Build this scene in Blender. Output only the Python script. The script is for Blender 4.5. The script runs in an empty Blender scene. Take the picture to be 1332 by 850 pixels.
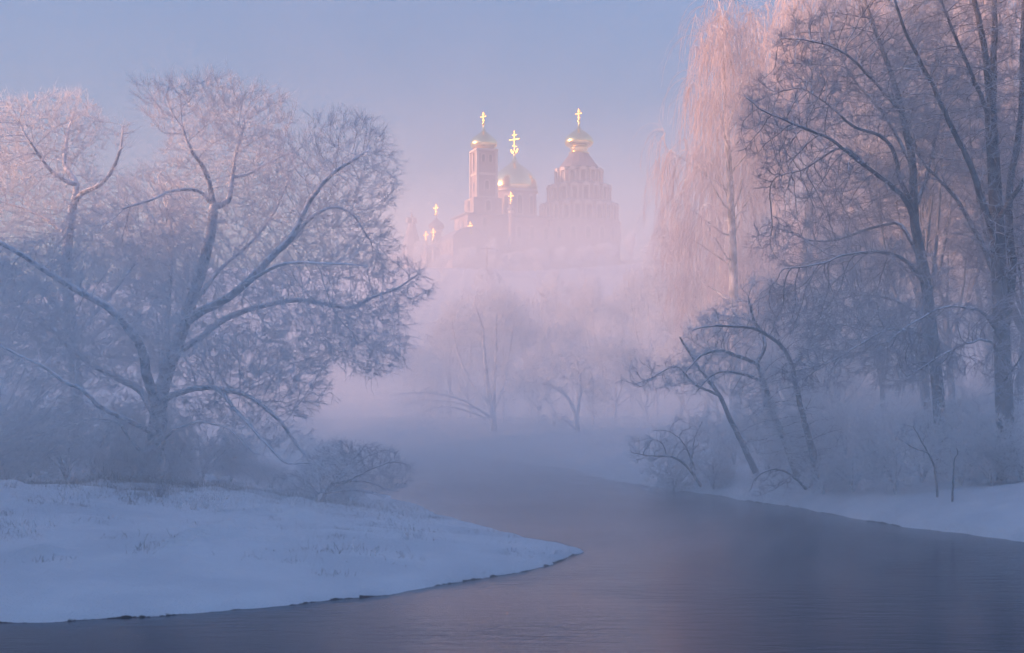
import bpy, math, random, time
import numpy as np
from mathutils import Vector, Matrix, kdtree
T0=time.time()
rng=np.random.default_rng(7); random.seed(7)
SC=bpy.context.scene; COL=SC.collection
R=math.radians
FPX=1850.0; CAMZ=3.0; HOR=530.0
def P(px,py,d):
    """point seen at photo pixel (px,py) at distance d along the view axis"""
    return np.array([(px-666)/FPX*d, d, CAMZ+(HOR-py)/FPX*d])

# ------------------------------------------------------------------ materials
def new_mat(name):
    m=bpy.data.materials.new(name); m.use_nodes=True
    nt=m.node_tree
    for n in list(nt.nodes):
        if n.type!='OUTPUT_MATERIAL': nt.nodes.remove(n)
    return m,nt,[n for n in nt.nodes if n.type=='OUTPUT_MATERIAL'][0]
def nd(nt,t,**kw):
    n=nt.nodes.new(t)
    for k,v in kw.items():
        if k in n.inputs: n.inputs[k].default_value=v
        else: setattr(n,k,v)
    return n
def L(nt,a,b): nt.links.new(a,b)
def mixrgb(nt,fac,a,b):
    n=nt.nodes.new('ShaderNodeMix'); n.data_type='RGBA'
    for i,v in ((0,fac),(6,a),(7,b)):
        if hasattr(v,'is_linked'): nt.links.new(v,n.inputs[i])
        else: n.inputs[i].default_value=v
    return n.outputs[2]
def math_(nt,op,a,b=None,c=None):
    n=nt.nodes.new('ShaderNodeMath'); n.operation=op
    for i,v in enumerate((a,b,c)):
        if v is None: continue
        if hasattr(v,'is_linked'): nt.links.new(v,n.inputs[i])
        else: n.inputs[i].default_value=v
    return n.outputs[0]
def ramp(nt,v,lo,hi,a=0.0,b=1.0,interp='SMOOTHSTEP'):
    n=nt.nodes.new('ShaderNodeMapRange'); n.interpolation_type=interp
    n.inputs[1].default_value=lo;n.inputs[2].default_value=hi;n.inputs[3].default_value=a;n.inputs[4].default_value=b
    nt.links.new(v,n.inputs[0]); return n.outputs[0]
def noise(nt,scale,detail=4,rough=.5,vec=None,dist=0):
    n=nd(nt,'ShaderNodeTexNoise',Scale=scale,Detail=detail,Roughness=rough,Distortion=dist)
    if vec is not None: L(nt,vec,n.inputs['Vector'])
    return n.outputs['Fac']
def rgb(*c): return (c[0],c[1],c[2],1.0)

def surf_mat(name,base,var=None,nscale=1.0,rough=.8,metal=0,bump=0,bscale=8,coord='Object',snow=None,spec=.3,trans=0):
    """plain surface: base colour varied towards var by noise, optional snow lying on upward faces"""
    m,nt,out=new_mat(name)
    bs=nd(nt,'ShaderNodeBsdfPrincipled',Roughness=rough,Metallic=metal)
    bs.inputs['Specular IOR Level'].default_value=spec
    tc=nd(nt,'ShaderNodeTexCoord')
    col=None
    if var is not None:
        f=ramp(nt,noise(nt,nscale,5,.6,tc.outputs[coord]),.35,.65)
        col=mixrgb(nt,f,rgb(*base),rgb(*var))
    if snow:
        lo,hi,scol=snow
        g=nd(nt,'ShaderNodeNewGeometry'); sx=nd(nt,'ShaderNodeSeparateXYZ'); L(nt,g.outputs['Normal'],sx.inputs[0])
        nz=math_(nt,'ADD',sx.outputs[2],math_(nt,'MULTIPLY',math_(nt,'SUBTRACT',noise(nt,5,3,.6,tc.outputs[coord]),.5),.9))
        f2=ramp(nt,nz,lo,hi)
        col=mixrgb(nt,f2,col if col is not None else rgb(*base),rgb(*scol))
    if col is None: bs.inputs['Base Color'].default_value=rgb(*base)
    else: L(nt,col,bs.inputs['Base Color'])
    if bump:
        b=nd(nt,'ShaderNodeBump',Strength=bump,Distance=.05)
        L(nt,noise(nt,bscale,5,.6,tc.outputs[coord]),b.inputs['Height']); L(nt,b.outputs[0],bs.inputs['Normal'])
    if trans:
        tr=nd(nt,'ShaderNodeBsdfTranslucent'); mx=nd(nt,'ShaderNodeMixShader',Fac=trans)
        if col is None: tr.inputs[0].default_value=rgb(*base)
        else: L(nt,col,tr.inputs[0])
        L(nt,bs.outputs[0],mx.inputs[1]); L(nt,tr.outputs[0],mx.inputs[2]); L(nt,mx.outputs[0],out.inputs[0])
        return m
    L(nt,bs.outputs[0],out.inputs[0])
    return m

# ------------------------------------------------------------------ object helpers
def link(o,parent=None):
    COL.objects.link(o)
    if parent is not None: o.parent=parent
    return o
def tag(o,label=None,cat=None,group=None,kind=None):
    if label: o['label']=label
    if cat: o['category']=cat
    if group: o['group']=group
    if kind: o['kind']=kind
    return o
def empty(name,loc=(0,0,0),rz=0,parent=None):
    o=bpy.data.objects.new(name,None); o.location=loc; o.rotation_euler=(0,0,rz); o.empty_display_size=.5
    return link(o,parent)
def np_mesh(name,verts,faces,mat,parent=None,smooth=False,loc=None,mats=None,mi=None):
    """verts (n,3); faces: list of int arrays (m,k), k may differ"""
    me=bpy.data.meshes.new(name)
    verts=np.asarray(verts,np.float32)
    if not isinstance(faces,list): faces=[faces]
    faces=[np.asarray(f,np.int32) for f in faces if len(f)]
    me.vertices.add(len(verts)); me.vertices.foreach_set('co',verts.ravel())
    nl=sum(f.size for f in faces); npol=sum(len(f) for f in faces)
    me.loops.add(nl); me.polygons.add(npol)
    me.loops.foreach_set('vertex_index',np.concatenate([f.ravel() for f in faces]))
    tot=np.concatenate([np.full(len(f),f.shape[1],np.int32) for f in faces])
    st=np.concatenate([[0],np.cumsum(tot)[:-1]]).astype(np.int32)
    me.polygons.foreach_set('loop_start',st)
    me.update(calc_edges=True)
    if smooth: me.polygons.foreach_set('use_smooth',np.ones(npol,bool))
    for m_ in (mats or [mat]): me.materials.append(m_)
    if mi is not None: me.polygons.foreach_set('material_index',np.asarray(mi,np.int32))
    o=bpy.data.objects.new(name,me)
    if loc is not None: o.location=loc
    return link(o,parent)
# light, exposure and air
H1=6.; A1=.055; B1=.0075
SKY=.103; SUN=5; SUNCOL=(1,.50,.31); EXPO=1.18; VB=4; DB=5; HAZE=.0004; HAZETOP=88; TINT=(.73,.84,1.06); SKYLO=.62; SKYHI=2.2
# ------------------------------------------------------------------ value noise for terrain
def vnoise(x,y,seed=0):
    xi=np.floor(x).astype(np.int64); yi=np.floor(y).astype(np.int64); fx=x-xi; fy=y-yi
    def h(a,b):
        n=(a*374761393+b*668265263+seed*982451653)&0xffffffff
        n=((n^(n>>13))*1274126177)&0xffffffff
        return ((n^(n>>16))&0xffff)/65535.0
    u=fx*fx*(3-2*fx); v=fy*fy*(3-2*fy)
    return (h(xi,yi)*(1-u)+h(xi+1,yi)*u)*(1-v)+(h(xi,yi+1)*(1-u)+h(xi+1,yi+1)*u)*v-.5
def fbm(x,y,s,octs=4,seed=0,gain=.5):
    r=0;a=1
    for i in range(octs):
        r=r+a*vnoise(x/s*2**i+17.3*i,y/s*2**i-9.1*i,seed+i); a*=gain
    return r
# ------------------------------------------------------------------ terrain
LEFT=np.array([(-90,17.5),(-30,18.6),(-12,19.3),(-7.06,19.6),(-5.16,20.5),(-3.3,21.5),(-2.06,22.9),(-.87,24.6),(.2,26.3),(1.35,29.2),(.9,30.6),(-.2,33.4),
   (-1.4,37),(-2.3,40),(-3.3,44),(-5,50),(-9,60),(-16,75),(-30,90),(-60,104),(-90,112)],float)
RIGHT=np.array([(400,-60),(90,8),(40,15),(20,23),(14,28),(11.4,31.7),(9.9,35.6),(9.2,40.2),(8.0,44.4),(6.3,49.6),(4.2,57.8),(2.3,71),(-1.5,83),(-6.3,94),
   (-18,106),(-40,119),(-90,132),(-1500,300),(-1500,3000),(3000,3000),(3000,-60)],float)
LEFTP=np.vstack([LEFT,[(-1500,250),(-1500,-100)]])
NEAR=np.array([(-1500,-100),(-90,4),(-20,-1.5),(0,-2.5),(20,-3.5),(90,-18),(3000,-120),(3000,-1500),(-1500,-1500)],float)
def seg_dist(x,y,poly):
    d=np.full(x.shape,1e9)
    for i in range(len(poly)):
        ax,ay=poly[i]; bx,by=poly[(i+1)%len(poly)]
        vx,vy=bx-ax,by-ay
        t=np.clip(((x-ax)*vx+(y-ay)*vy)/(vx*vx+vy*vy),0,1)
        d=np.minimum(d,np.hypot(x-ax-t*vx,y-ay-t*vy))
    return d
def inside(x,y,poly):
    c=np.zeros(x.shape,bool)
    for i in range(len(poly)):
        ax,ay=poly[i]; bx,by=poly[(i+1)%len(poly)]
        if ay==by: continue
        c^=((ay>y)!=(by>y))&(x<(bx-ax)*(y-ay)/(by-ay)+ax)
    return c
def sstep(a,b,x):
    t=np.clip((x-a)/(b-a),0,1); return t*t*(3-2*t)
def height(x,y):
    x=np.asarray(x,float); y=np.asarray(y,float)
    wx=x+.5*fbm(x,y,3.0,3,5)+.14*fbm(x,y,.5,2,9); wy=y+.7*fbm(x,y,3.0,3,6)+.12*fbm(x,y,.7,2,8)
    dl=seg_dist(wx,wy,LEFTP); il=inside(wx,wy,LEFTP)
    dr=seg_dist(wx,wy,RIGHT); ir=inside(wx,wy,RIGHT)
    dn=seg_dist(wx,wy,NEAR); inn=inside(wx,wy,NEAR)
    s=np.where(il,dl,np.where(ir,dr,np.where(inn,dn,-np.minimum(np.minimum(dl,dr),dn))))
    zl=.10*(1-np.exp(-s/.10))+.95*(1-np.exp(-s/8))
    zr=.16*(1-np.exp(-s/.15))+1.7*(1-np.exp(-s/4.5))
    zn=.2*(1-np.exp(-s/.2))+1.3*(1-np.exp(-s/3))
    z=np.where(il,zl,np.where(ir,zr,zn))
    fade=1-np.exp(-np.maximum(s,0)/1.5)
    z=z+fade*(.30*fbm(x,y,5,3,1)+.15*fbm(x*.45,y*1.2,1.5,4,2)+.5*fbm(x,y,30,2,3)*sstep(5,25,s)
              +.22*np.maximum(0,fbm(x,y,2.3,2,31))*sstep(6,20,s)+.45*np.maximum(0,fbm(x*.7,y,.8,2,41)-.22)*sstep(1,5,s)+.12*(.3-np.abs(fbm(x*.25+y*.1,y,2.2,2,43)))*sstep(1,4,s))
    z=np.where(s<0,-.7*(1-np.exp(np.minimum(s,0)/1.2)),np.maximum(z,.02))
    # monastery hill behind, and at left an unseen ridge added to shade the valley
    z=z+33.0*sstep(175,325,y)*(1-sstep(60,170,np.abs(x+2)))*(1-.7*sstep(400,560,y))
    shade_ridge=sstep(60,150,-x)*SHADE_RIDGE*(1-.75*sstep(45,95,y))*(1-sstep(-60,-200,y)*.5)
    z=z+shade_ridge*(1+.18*fbm(x,y,50,3,11))
    z=z+sstep(90,260,x)*9*(1+.3*fbm(x,y,60,3,12))
    z=z+fbm(x,y,90,4,13)*4*sstep(150,300,np.hypot(x,y-20))
    return z
SHADE_RIDGE=28.0
def spaced(lo,hi,f0,f1,step,grow):
    a=list(np.arange(f0,f1,step)); s=step; v=a[-1]
    while v<hi: s=min(s*grow,140); v+=s; a.append(v)
    s=step; v=a[0]; b=[]
    while v>lo: s=min(s*grow,140); v-=s; b.append(v)
    return np.array(b[::-1]+a)
def build_terrain(mat):
    xs=np.clip(spaced(-900,1000,-12,13,.11,1.035),-900,1000); ys=np.clip(spaced(-500,1500,18.5,36,.085,1.022),-500,1500)
    X,Y=np.meshgrid(xs,ys); Z=height(X,Y)
    n,m=X.shape
    idx=np.arange(n*m).reshape(n,m)
    f=np.stack([idx[:-1,:-1],idx[:-1,1:],idx[1:,1:],idx[1:,:-1]],-1).reshape(-1,4)
    o=np_mesh('snowy_ground',np.stack([X,Y,Z],-1).reshape(-1,3),f,mat,smooth=True)
    tag(o,kind='structure'); print('terrain',n,m)
    return o
# ------------------------------------------------------------------ light, sky, air, camera
SUN_EL=R(8.0); SUN_BACK=R(10.0)     # sun stands left of the camera, slightly behind it
SUN_DIR=Vector((-math.cos(SUN_EL)*math.cos(SUN_BACK),-math.cos(SUN_EL)*math.sin(SUN_BACK),math.sin(SUN_EL)))
def build_light():
    w=bpy.data.worlds.new('World'); SC.world=w; w.use_nodes=True; nt=w.node_tree
    bg=nt.nodes['Background']; sk=nt.nodes.new('ShaderNodeTexSky'); sk.sky_type='NISHITA'; sk.sun_disc=False
    sk.sun_elevation=SUN_EL; sk.sun_rotation=math.atan2(SUN_DIR.x,SUN_DIR.y)
    sk.air_density=1.0; sk.dust_density=1.4; sk.ozone_density=2.0; sk.altitude=150
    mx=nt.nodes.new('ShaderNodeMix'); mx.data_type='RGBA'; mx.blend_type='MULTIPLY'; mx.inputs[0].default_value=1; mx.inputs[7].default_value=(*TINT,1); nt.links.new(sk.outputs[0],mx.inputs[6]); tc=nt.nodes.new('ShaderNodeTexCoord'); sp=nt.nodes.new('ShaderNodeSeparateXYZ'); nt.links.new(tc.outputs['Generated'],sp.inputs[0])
    up=nt.nodes.new('ShaderNodeMapRange'); up.inputs[1].default_value=.1; up.inputs[2].default_value=.8; up.inputs[3].default_value=SKYLO; up.inputs[4].default_value=SKYHI; nt.links.new(sp.outputs[2],up.inputs[0])  # sky boosted overhead as added fill light, dimmed low down where it is seen
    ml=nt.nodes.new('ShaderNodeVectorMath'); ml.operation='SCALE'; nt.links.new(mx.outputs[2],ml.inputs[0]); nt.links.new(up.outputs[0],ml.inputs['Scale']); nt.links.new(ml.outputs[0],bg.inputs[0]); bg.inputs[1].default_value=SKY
    l=bpy.data.lights.new('sun','SUN'); l.energy=SUN; l.angle=R(1.2); l.color=SUNCOL
    o=bpy.data.objects.new('sun',l); COL.objects.link(o)
    o.rotation_euler=SUN_DIR.to_track_quat('Z','Y').to_euler()
    c=bpy.data.cameras.new('camera'); co=bpy.data.objects.new('camera',c); COL.objects.link(co)
    c.sensor_width=36; c.lens=FPX/1332*36; c.shift_y=(HOR-425)/1332; c.clip_start=.1; c.clip_end=6000
    co.location=(0,0,CAMZ); co.rotation_euler=(R(90),0,0); SC.camera=co
    SC.view_settings.view_transform='Standard'; SC.view_settings.look='None'
    SC.view_settings.exposure=EXPO; SC.view_settings.gamma=1
    SC.cycles.volume_bounces=VB; SC.cycles.max_bounces=10; SC.cycles.diffuse_bounces=DB; SC.cycles.glossy_bounces=3
    SC.cycles.transmission_bounces=2; SC.cycles.transparent_max_bounces=8
    SC.cycles.use_denoising=True; SC.cycles.use_adaptive_sampling=True; SC.cycles.adaptive_threshold=.03
    SC.cycles.volume_step_rate=globals().get("VR",1.0); SC.cycles.volume_max_steps=globals().get("VS",96)
def box(name,lo,hi,mat):
    v=[(x,y,z) for x in (lo[0],hi[0]) for y in (lo[1],hi[1]) for z in (lo[2],hi[2])]
    f=[(0,1,3,2),(4,6,7,5),(0,4,5,1),(2,3,7,6),(0,2,6,4),(1,5,7,3)]
    return np_mesh(name,v,[np.array(f)],mat)
def vol_mat(name,dens,color=(1,1,1),aniso=0.0,build=None):
    m,nt,out=new_mat(name)
    pv=nd(nt,'ShaderNodeVolumePrincipled',Density=dens,Anisotropy=aniso)
    pv.inputs['Color'].default_value=rgb(*color)
    if build: L(nt,build(nt),pv.inputs['Density'])
    L(nt,pv.outputs[0],out.inputs['Volume'])
    return m
def build_air():
    tag(box('haze',(-905,-505,-2.2),(1005,1505,HAZETOP),vol_mat('haze_air',HAZE,(.97,.97,.98),.1)),kind='stuff')
def snow_mat():
    m,nt,out=new_mat('snow'); bs=nd(nt,'ShaderNodeBsdfPrincipled',Roughness=.75); bs.inputs['Specular IOR Level'].default_value=.25
    g=nd(nt,'ShaderNodeNewGeometry'); s=nd(nt,'ShaderNodeSeparateXYZ'); L(nt,g.outputs['Position'],s.inputs[0])
    n1=noise(nt,3.0,5,.65,g.outputs['Position']); n2=noise(nt,22,4,.6,g.outputs['Position']); n3=noise(nt,.5,3,.5,g.outputs['Position'])
    c=mixrgb(nt,ramp(nt,n3,.35,.65),rgb(.64,.66,.69),rgb(.55,.58,.62))
    zz=math_(nt,'SUBTRACT',s.outputs[2],math_(nt,'MULTIPLY',math_(nt,'ADD',math_(nt,'SUBTRACT',n1,.5),math_(nt,'MULTIPLY',math_(nt,'SUBTRACT',n3,.52),.8)),.16))
    c=mixrgb(nt,ramp(nt,zz,-.004,.018),rgb(.035,.03,.028),c)   # wet mud showing at the waterline
    L(nt,c,bs.inputs['Base Color'])
    b=nd(nt,'ShaderNodeBump',Strength=.9,Distance=.08); h=math_(nt,'ADD',n1,math_(nt,'MULTIPLY',n2,.3)); L(nt,h,b.inputs['Height']); L(nt,b.outputs[0],bs.inputs['Normal'])
    L(nt,bs.outputs[0],out.inputs[0]); return m
MS=snow_mat()
build_terrain(MS)
def water_mat():
    m,nt,out=new_mat('dark_river_water'); b=nd(nt,'ShaderNodeBsdfPrincipled',Roughness=.17,IOR=1.33); b.inputs['Base Color'].default_value=(.012,.022,.045,1); b.inputs['Specular IOR Level'].default_value=.3
    g=nd(nt,'ShaderNodeNewGeometry'); mp=nd(nt,'ShaderNodeMapping'); mp.inputs['Scale'].default_value=(.5,1.6,1); L(nt,g.outputs['Position'],mp.inputs[0])
    n1=noise(nt,2.6,4,.6,mp.outputs[0],.4); n2=noise(nt,.25,2,.5,g.outputs['Position'])
    bp=nd(nt,'ShaderNodeBump',Distance=.03); L(nt,ramp(nt,n2,.35,.7,.15,.7),bp.inputs['Strength']); L(nt,n1,bp.inputs['Height']); L(nt,bp.outputs[0],b.inputs['Normal'])
    L(nt,b.outputs[0],out.inputs[0]); return m
M2=water_mat()
o=np_mesh('river_water',[(-899,-499,0),(999,-499,0),(999,400,0),(-899,400,0)],[np.array([[0,1,2,3]])],M2); tag(o,kind='structure')
# ------------------------------------------------------------------ tree building
def unit(v): return v/np.maximum(np.linalg.norm(v,axis=-1,keepdims=True),1e-9)
def tubes(pts,rad,cid,sides,ref=None):
    """swept tubes through concatenated chains: pts (M,3), rad (M,), cid (M,) chain ids"""
    M=len(pts)
    nxt=np.arange(M)+1; nxt[-1]=M-1
    same=np.zeros(M,bool); same[:-1]=cid[1:]==cid[:-1]
    prv_same=np.zeros(M,bool); prv_same[1:]=same[:-1]
    a=np.where(prv_same[:,None],pts[np.maximum(np.arange(M)-1,0)],pts); b=np.where(same[:,None],pts[np.minimum(np.arange(M)+1,M-1)],pts)
    t=unit(b-a)
    # one reference per chain, least aligned with its overall direction
    starts=np.where(~prv_same)[0]; ends=np.where(~same)[0]
    dirs=unit(pts[ends]-pts[starts])
    k=np.argmin(np.abs(dirs),axis=1); rf=np.eye(3)[k]
    rf=np.repeat(rf,ends-starts+1,axis=0)
    u=unit(np.cross(t,rf)); v=np.cross(t,u)
    ang=np.arange(sides)*2*np.pi/sides
    V=pts[:,None,:]+rad[:,None,None]*(np.cos(ang)[None,:,None]*u[:,None,:]+np.sin(ang)[None,:,None]*v[:,None,:])
    i=np.where(same)[0]; s=np.arange(sides); s2=(s+1)%sides
    F=np.stack([i[:,None]*sides+s,i[:,None]*sides+s2,(i[:,None]+1)*sides+s2,(i[:,None]+1)*sides+s],-1).reshape(-1,4)
    return V.reshape(-1,3),F
def catmull(pts,step):
    pts=np.asarray(pts,float)
    if len(pts)<3:
        n=max(2,int(np.linalg.norm(pts[-1]-pts[0])/step)+1); t=np.linspace(0,1,n)[:,None]
        return pts[0]*(1-t)+pts[-1]*t
    p=np.vstack([2*pts[0]-pts[1],pts,2*pts[-1]-pts[-2]]); out=[]
    for i in range(len(pts)-1):
        p0,p1,p2,p3=p[i:i+4]; n=max(1,int(round(np.linalg.norm((p2-p1)[:3])/step)))
        for k in range(n):
            t=k/n; out.append(.5*((2*p1)+(-p0+p2)*t+(2*p0-5*p1+4*p2-p3)*t*t+(-p0+3*p1-3*p2+p3)*t**3))
    out.append(pts[-1]); return np.array(out)

MOM=.55   # how strongly a growing shoot keeps its direction
class Skeleton:
    def __init__(s): s.p=[]; s.par=[]; s.rmin=[]
    def limb(s,pts,r0,r1,step,attach=None,wob=.0):
        """pts world polyline; starts at nearest existing node unless the first limb"""
        c=catmull(pts,step); n=len(c)
        if wob:
            w=np.cumsum(rng.normal(0,wob,(n,3)),0); w-=np.linspace(0,1,n)[:,None]*w[-1]; w[0]=0; c=c+w
        rr=np.linspace(r0,r1,n)
        if not s.p: par=-1; st=0
        else:
            d=np.linalg.norm(np.array(s.p)-c[0],axis=1); par=int(np.argmin(d)); st=0 if d[par]>step*.6 else 1
        for i in range(st,n):
            s.p.append(c[i]); s.par.append(par); s.rmin.append(rr[i]); par=len(s.p)-1
    def colonise(s,attr,D,infl,kill,iters=90,bias=(0,0,.05),jit=.12,maxn=40000):
        P_=np.array(s.p); par=list(s.par); A=np.asarray(attr); N=len(A)
        bd=np.full(N,1e9); bi=np.zeros(N,int)
        for k in range(0,len(P_),400):
            q=P_[k:k+400]; d=np.linalg.norm(A[:,None]-q[None],axis=2); j=d.argmin(1); m=d[np.arange(N),j]
            up=m<bd; bd[up]=m[up]; bi[up]=j[up]+k
        alive=bd>kill; pts=[P_]; count=len(P_); bias=np.array(bias); grown={}
        allp=P_
        for it in range(iters):
            sel=np.where(alive&(bd<infl))[0]
            if len(sel)==0:
                rest=np.where(alive)[0]
                if len(rest)==0: break
                sel=rest[[bd[rest].argmin()]]
            dv=unit(A[sel]-allp[bi[sel]]); acc=np.zeros((count,3)); np.add.at(acc,bi[sel],dv)
            cnt=np.bincount(bi[sel],minlength=count)
            act=np.where(cnt>0)[0]
            pa=np.array(par)[act]; mom=np.where((pa>=0)[:,None],unit(allp[act]-allp[np.maximum(pa,0)]),0)
            dr=unit(unit(acc[act]/cnt[act,None]+bias)+MOM*mom+rng.normal(0,jit,(len(act),3)))
            new=allp[act]+dr*D
            keep=np.array([grown.get(int(a),0)<4 for a in act])
            if not keep.any(): break
            act=act[keep]; new=new[keep]
            for a in act: grown[int(a)]=grown.get(int(a),0)+1
            base=count; allp=np.vstack([allp,new]); par+=list(act); count+=len(new)
            al=np.where(alive)[0]
            for k in range(0,len(new),256):
                q=new[k:k+256]
                d2=((A[al]**2).sum(1)[:,None]+(q**2).sum(1)[None]-2*A[al]@q.T); j=d2.argmin(1); m=np.sqrt(np.maximum(d2[np.arange(len(al)),j],0))
                up=m<bd[al]; bd[al[up]]=m[up]; bi[al[up]]=j[up]+base+k
            alive&=bd>kill
            if count>maxn: break
        s.p=list(allp); s.rmin+= [0]*(count-len(s.rmin)); s.par=par
    def finish(s,tip,expo=2.4,rmax=None):
        s.P=np.array(s.p); s.par=np.array(s.par); n=len(s.P); acc=np.zeros(n); r=np.zeros(n)
        # parents always precede children
        rmin=np.array(s.rmin)
        for i in range(n-1,-1,-1):
            v=acc[i] if acc[i]>0 else tip**expo
            rr=v**(1/expo)
            if rmin[i]>0: rr=rmin[i] if rr<rmin[i]*1.3 else min(rr,rmin[i]*1.3)
            r[i]=rr
            if s.par[i]>=0: acc[s.par[i]]+=v
        for i in range(n):
            pa=s.par[i]
            if pa>=0 and r[i]>r[pa]: r[i]=r[pa]
        s.r=r
        ch=[[] for _ in range(n)]
        for i in range(n):
            if s.par[i]>=0: ch[s.par[i]].append(i)
        chains=[]; stack=[(0,-1)]
        roots=[i for i in range(n) if s.par[i]<0]; stack=[(i,-1) for i in roots]
        while stack:
            i,pa=stack.pop(); c=[pa] if pa>=0 else []
            while True:
                c.append(i)
                if not ch[i]: break
                k=sorted(ch[i],key=lambda j:-r[j])
                for j in k[1:]: stack.append((j,i))
                i=k[0]
            if len(c)>1: chains.append(c)
        s.chains=chains; s.leaf=np.array([len(c)==0 for c in ch])
        s.dir=np.zeros((n,3)); m=s.par>=0; s.dir[m]=unit(s.P[m]-s.P[s.par[m]])
    def meshes(s,mats,tw,parent,split=.045,sides=(9,5),origin=None):
        """limbs thicker than split become the trunk mesh, the rest the branchwork mesh"""
        og=np.zeros(3) if origin is None else origin
        big=([],[],[]); sm=([],[],[]); cid=0
        for c in s.chains:
            r=s.r[c].copy()
            if len(c)>2 and c[0]==s.par[c[1]]: r[0]=min(r[0],r[1]*1.25)
            r[-1]*=.5
            k=int((r>split).sum()) if r[0]>split else 0
            # contiguous thick start
            th=0
            while th<len(c) and r[th]>split: th+=1
            if th>1:
                big[0].append(s.P[c[:th+1]]); big[1].append(r[:th+1]); big[2].append(np.full(len(c[:th+1]),cid)); cid+=1
                rest=c[th:]; rr=r[th:]
            else: rest=c; rr=r
            if len(rest)>1:
                sm[0].append(s.P[rest]); sm[1].append(rr); sm[2].append(np.full(len(rest),cid)); cid+=1
        if big[0]:
            V,F=tubes(np.vstack(big[0]),np.concatenate(big[1]),np.concatenate(big[2]),sides[0]); np_mesh('trunk',V-og,F,mats[0],parent,smooth=True)
        V,F=tubes(np.vstack(sm[0]),np.concatenate(sm[1]),np.concatenate(sm[2]),sides[1]) if sm[0] else (np.zeros((0,3)),np.zeros((0,4),int))
        V2,F2=tw; mi=np.concatenate([np.zeros(len(F),int),np.ones(len(F2),int)])
        if len(mi): np_mesh('crown',np.vstack([V,V2])-og,np.vstack([F,F2+len(V)]),None,parent,smooth=True,mats=[mats[1],mats[2]],mi=mi)

def twig_mesh(base,dirs,lens,rad,bend,nseg=3,sub=2,sublen=.5,spread=.7,droop=0.0,sides=3):
    """vectorised twigs with side shoots; returns V,F"""
    n=len(base)
    def grow(b,d,l,r,ns,bendv):
        k=len(b); pts=np.zeros((k,ns+1,3)); pts[:,0]=b; cur=d.copy()
        for i in range(ns):
            cur=unit(cur+rng.normal(0,bend,(k,3))+np.array([0,0,-droop]))
            pts[:,i+1]=pts[:,i]+cur*(l/ns)[:,None]
        rr=r[:,None]*np.linspace(1,.45,ns+1)[None]
        return pts,rr
    out=[]
    p,r=grow(base,dirs,lens,rad,nseg,bend)
    out.append((p,r,nseg+1))
    if sub:
        idx=np.repeat(np.arange(n),sub); j=rng.integers(0,nseg,len(idx)) if nseg>1 else np.zeros(len(idx),int)
        f=rng.random(len(idx))[:,None]; bp=p[idx,j]*(1-f)+p[idx,j+1]*f
        dd=unit(unit(p[idx,j+1]-p[idx,j])+rng.normal(0,spread,(len(idx),3)))
        p2,r2=grow(bp,dd,lens[idx]*sublen*rng.uniform(.5,1.2,len(idx)),rad[idx]*.8,2,bend)
        out.append((p2,r2,3))
    Vs=[];Fs=[];off=0
    for pp,rr,k in out:
        cid=np.repeat(np.arange(len(pp)),k)
        V,F=tubes(pp.reshape(-1,3),rr.ravel(),cid,sides); Vs.append(V);Fs.append(F+off); off+=len(V)
    return np.vstack(Vs),np.vstack(Fs)

def lobe_points(lobes,n,shell=.35):
    """attractors in a union of ellipsoids given as (centre(3), radii(3))"""
    vol=np.array([np.prod(l[1]) for l in lobes]); vol=vol**.8
    k=rng.choice(len(lobes),n,p=vol/vol.sum())
    c=np.array([l[0] for l in lobes])[k]; rr=np.array([l[1] for l in lobes])[k]
    u=unit(rng.normal(0,1,(n,3))); t=rng.random(n)**(1/(3.0+shell*3))
    return c+u*rr*t[:,None]
def crown_twigs(sk,rthr,per,length,rad,centre=None,out=.5,up=.15,rand=.55,bend=.18,sub=2,nseg=3,droop=0,sublen=.5,zfrost=None,along=.6):
    idx=np.where((sk.r<rthr)&(sk.par>=0))[0]
    if per<=0: return np.zeros((0,3)),np.zeros((0,4),int)
    reps=rng.poisson(per,len(idx)); reps[sk.leaf[idx]]+=3
    i=np.repeat(idx,reps); f=rng.random(len(i))[:,None]
    b=sk.P[i]*(1-f)+sk.P[sk.par[i]]*f
    d=sk.dir[i]*along+rng.normal(0,rand,(len(i),3))+np.array([0,0,up])
    if centre is not None: d=d+out*unit(b-centre)
    d=unit(d); l=length*rng.uniform(.5,1.3,len(i)); r=rad*rng.uniform(.7,1.3,len(i))
    if zfrost is not None:
        z0,z1,mul=zfrost; r=r*(1+(mul-1)*(1-np.clip((b[:,2]-z0)/(z1-z0),0,1)))
    return twig_mesh(b,d,l,r,bend,nseg,sub,sublen,droop=droop)
def ground(x,y): return float(height(np.array([x]),np.array([y]))[0])
# ------------------------------------------------------------------ materials for plants
FROST=(.93,.94,.96)
M_BARK=surf_mat('dark_bark_under_snow',(.045,.04,.04),(.12,.11,.11),3,.9,bump=.5,bscale=20,snow=(.25,.75,(.8,.82,.86)))
M_BARKF=surf_mat('frosted_bark',(.26,.27,.30),(.62,.64,.68),4,.9,bump=.5,bscale=20,snow=(.0,.6,(.8,.82,.86)))
M_BRF=surf_mat('frosted_branch_bark',(.36,.37,.41),(.72,.74,.78),3,.9,snow=(-.1,.5,(.8,.82,.86)))
M_TWF=surf_mat('hoarfrost_on_twigs',FROST,(.86,.87,.9),1.2,.9,trans=.45)
def root(name,x,y,label,cat,group=None,rz=0):
    e=empty(name,(x,y,ground(x,y)-.05),rz); tag(e,label,cat,group); return e
def lobes_px(L_,d): # (px,py,rx,ry,dd,rz)
    out=[]
    for px,py,rx,ry,dd,rz in L_:
        q=d+dd; out.append((P(px,py,q),np.array([rx*q/FPX,rz,ry*q/FPX])))
    return out
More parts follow.
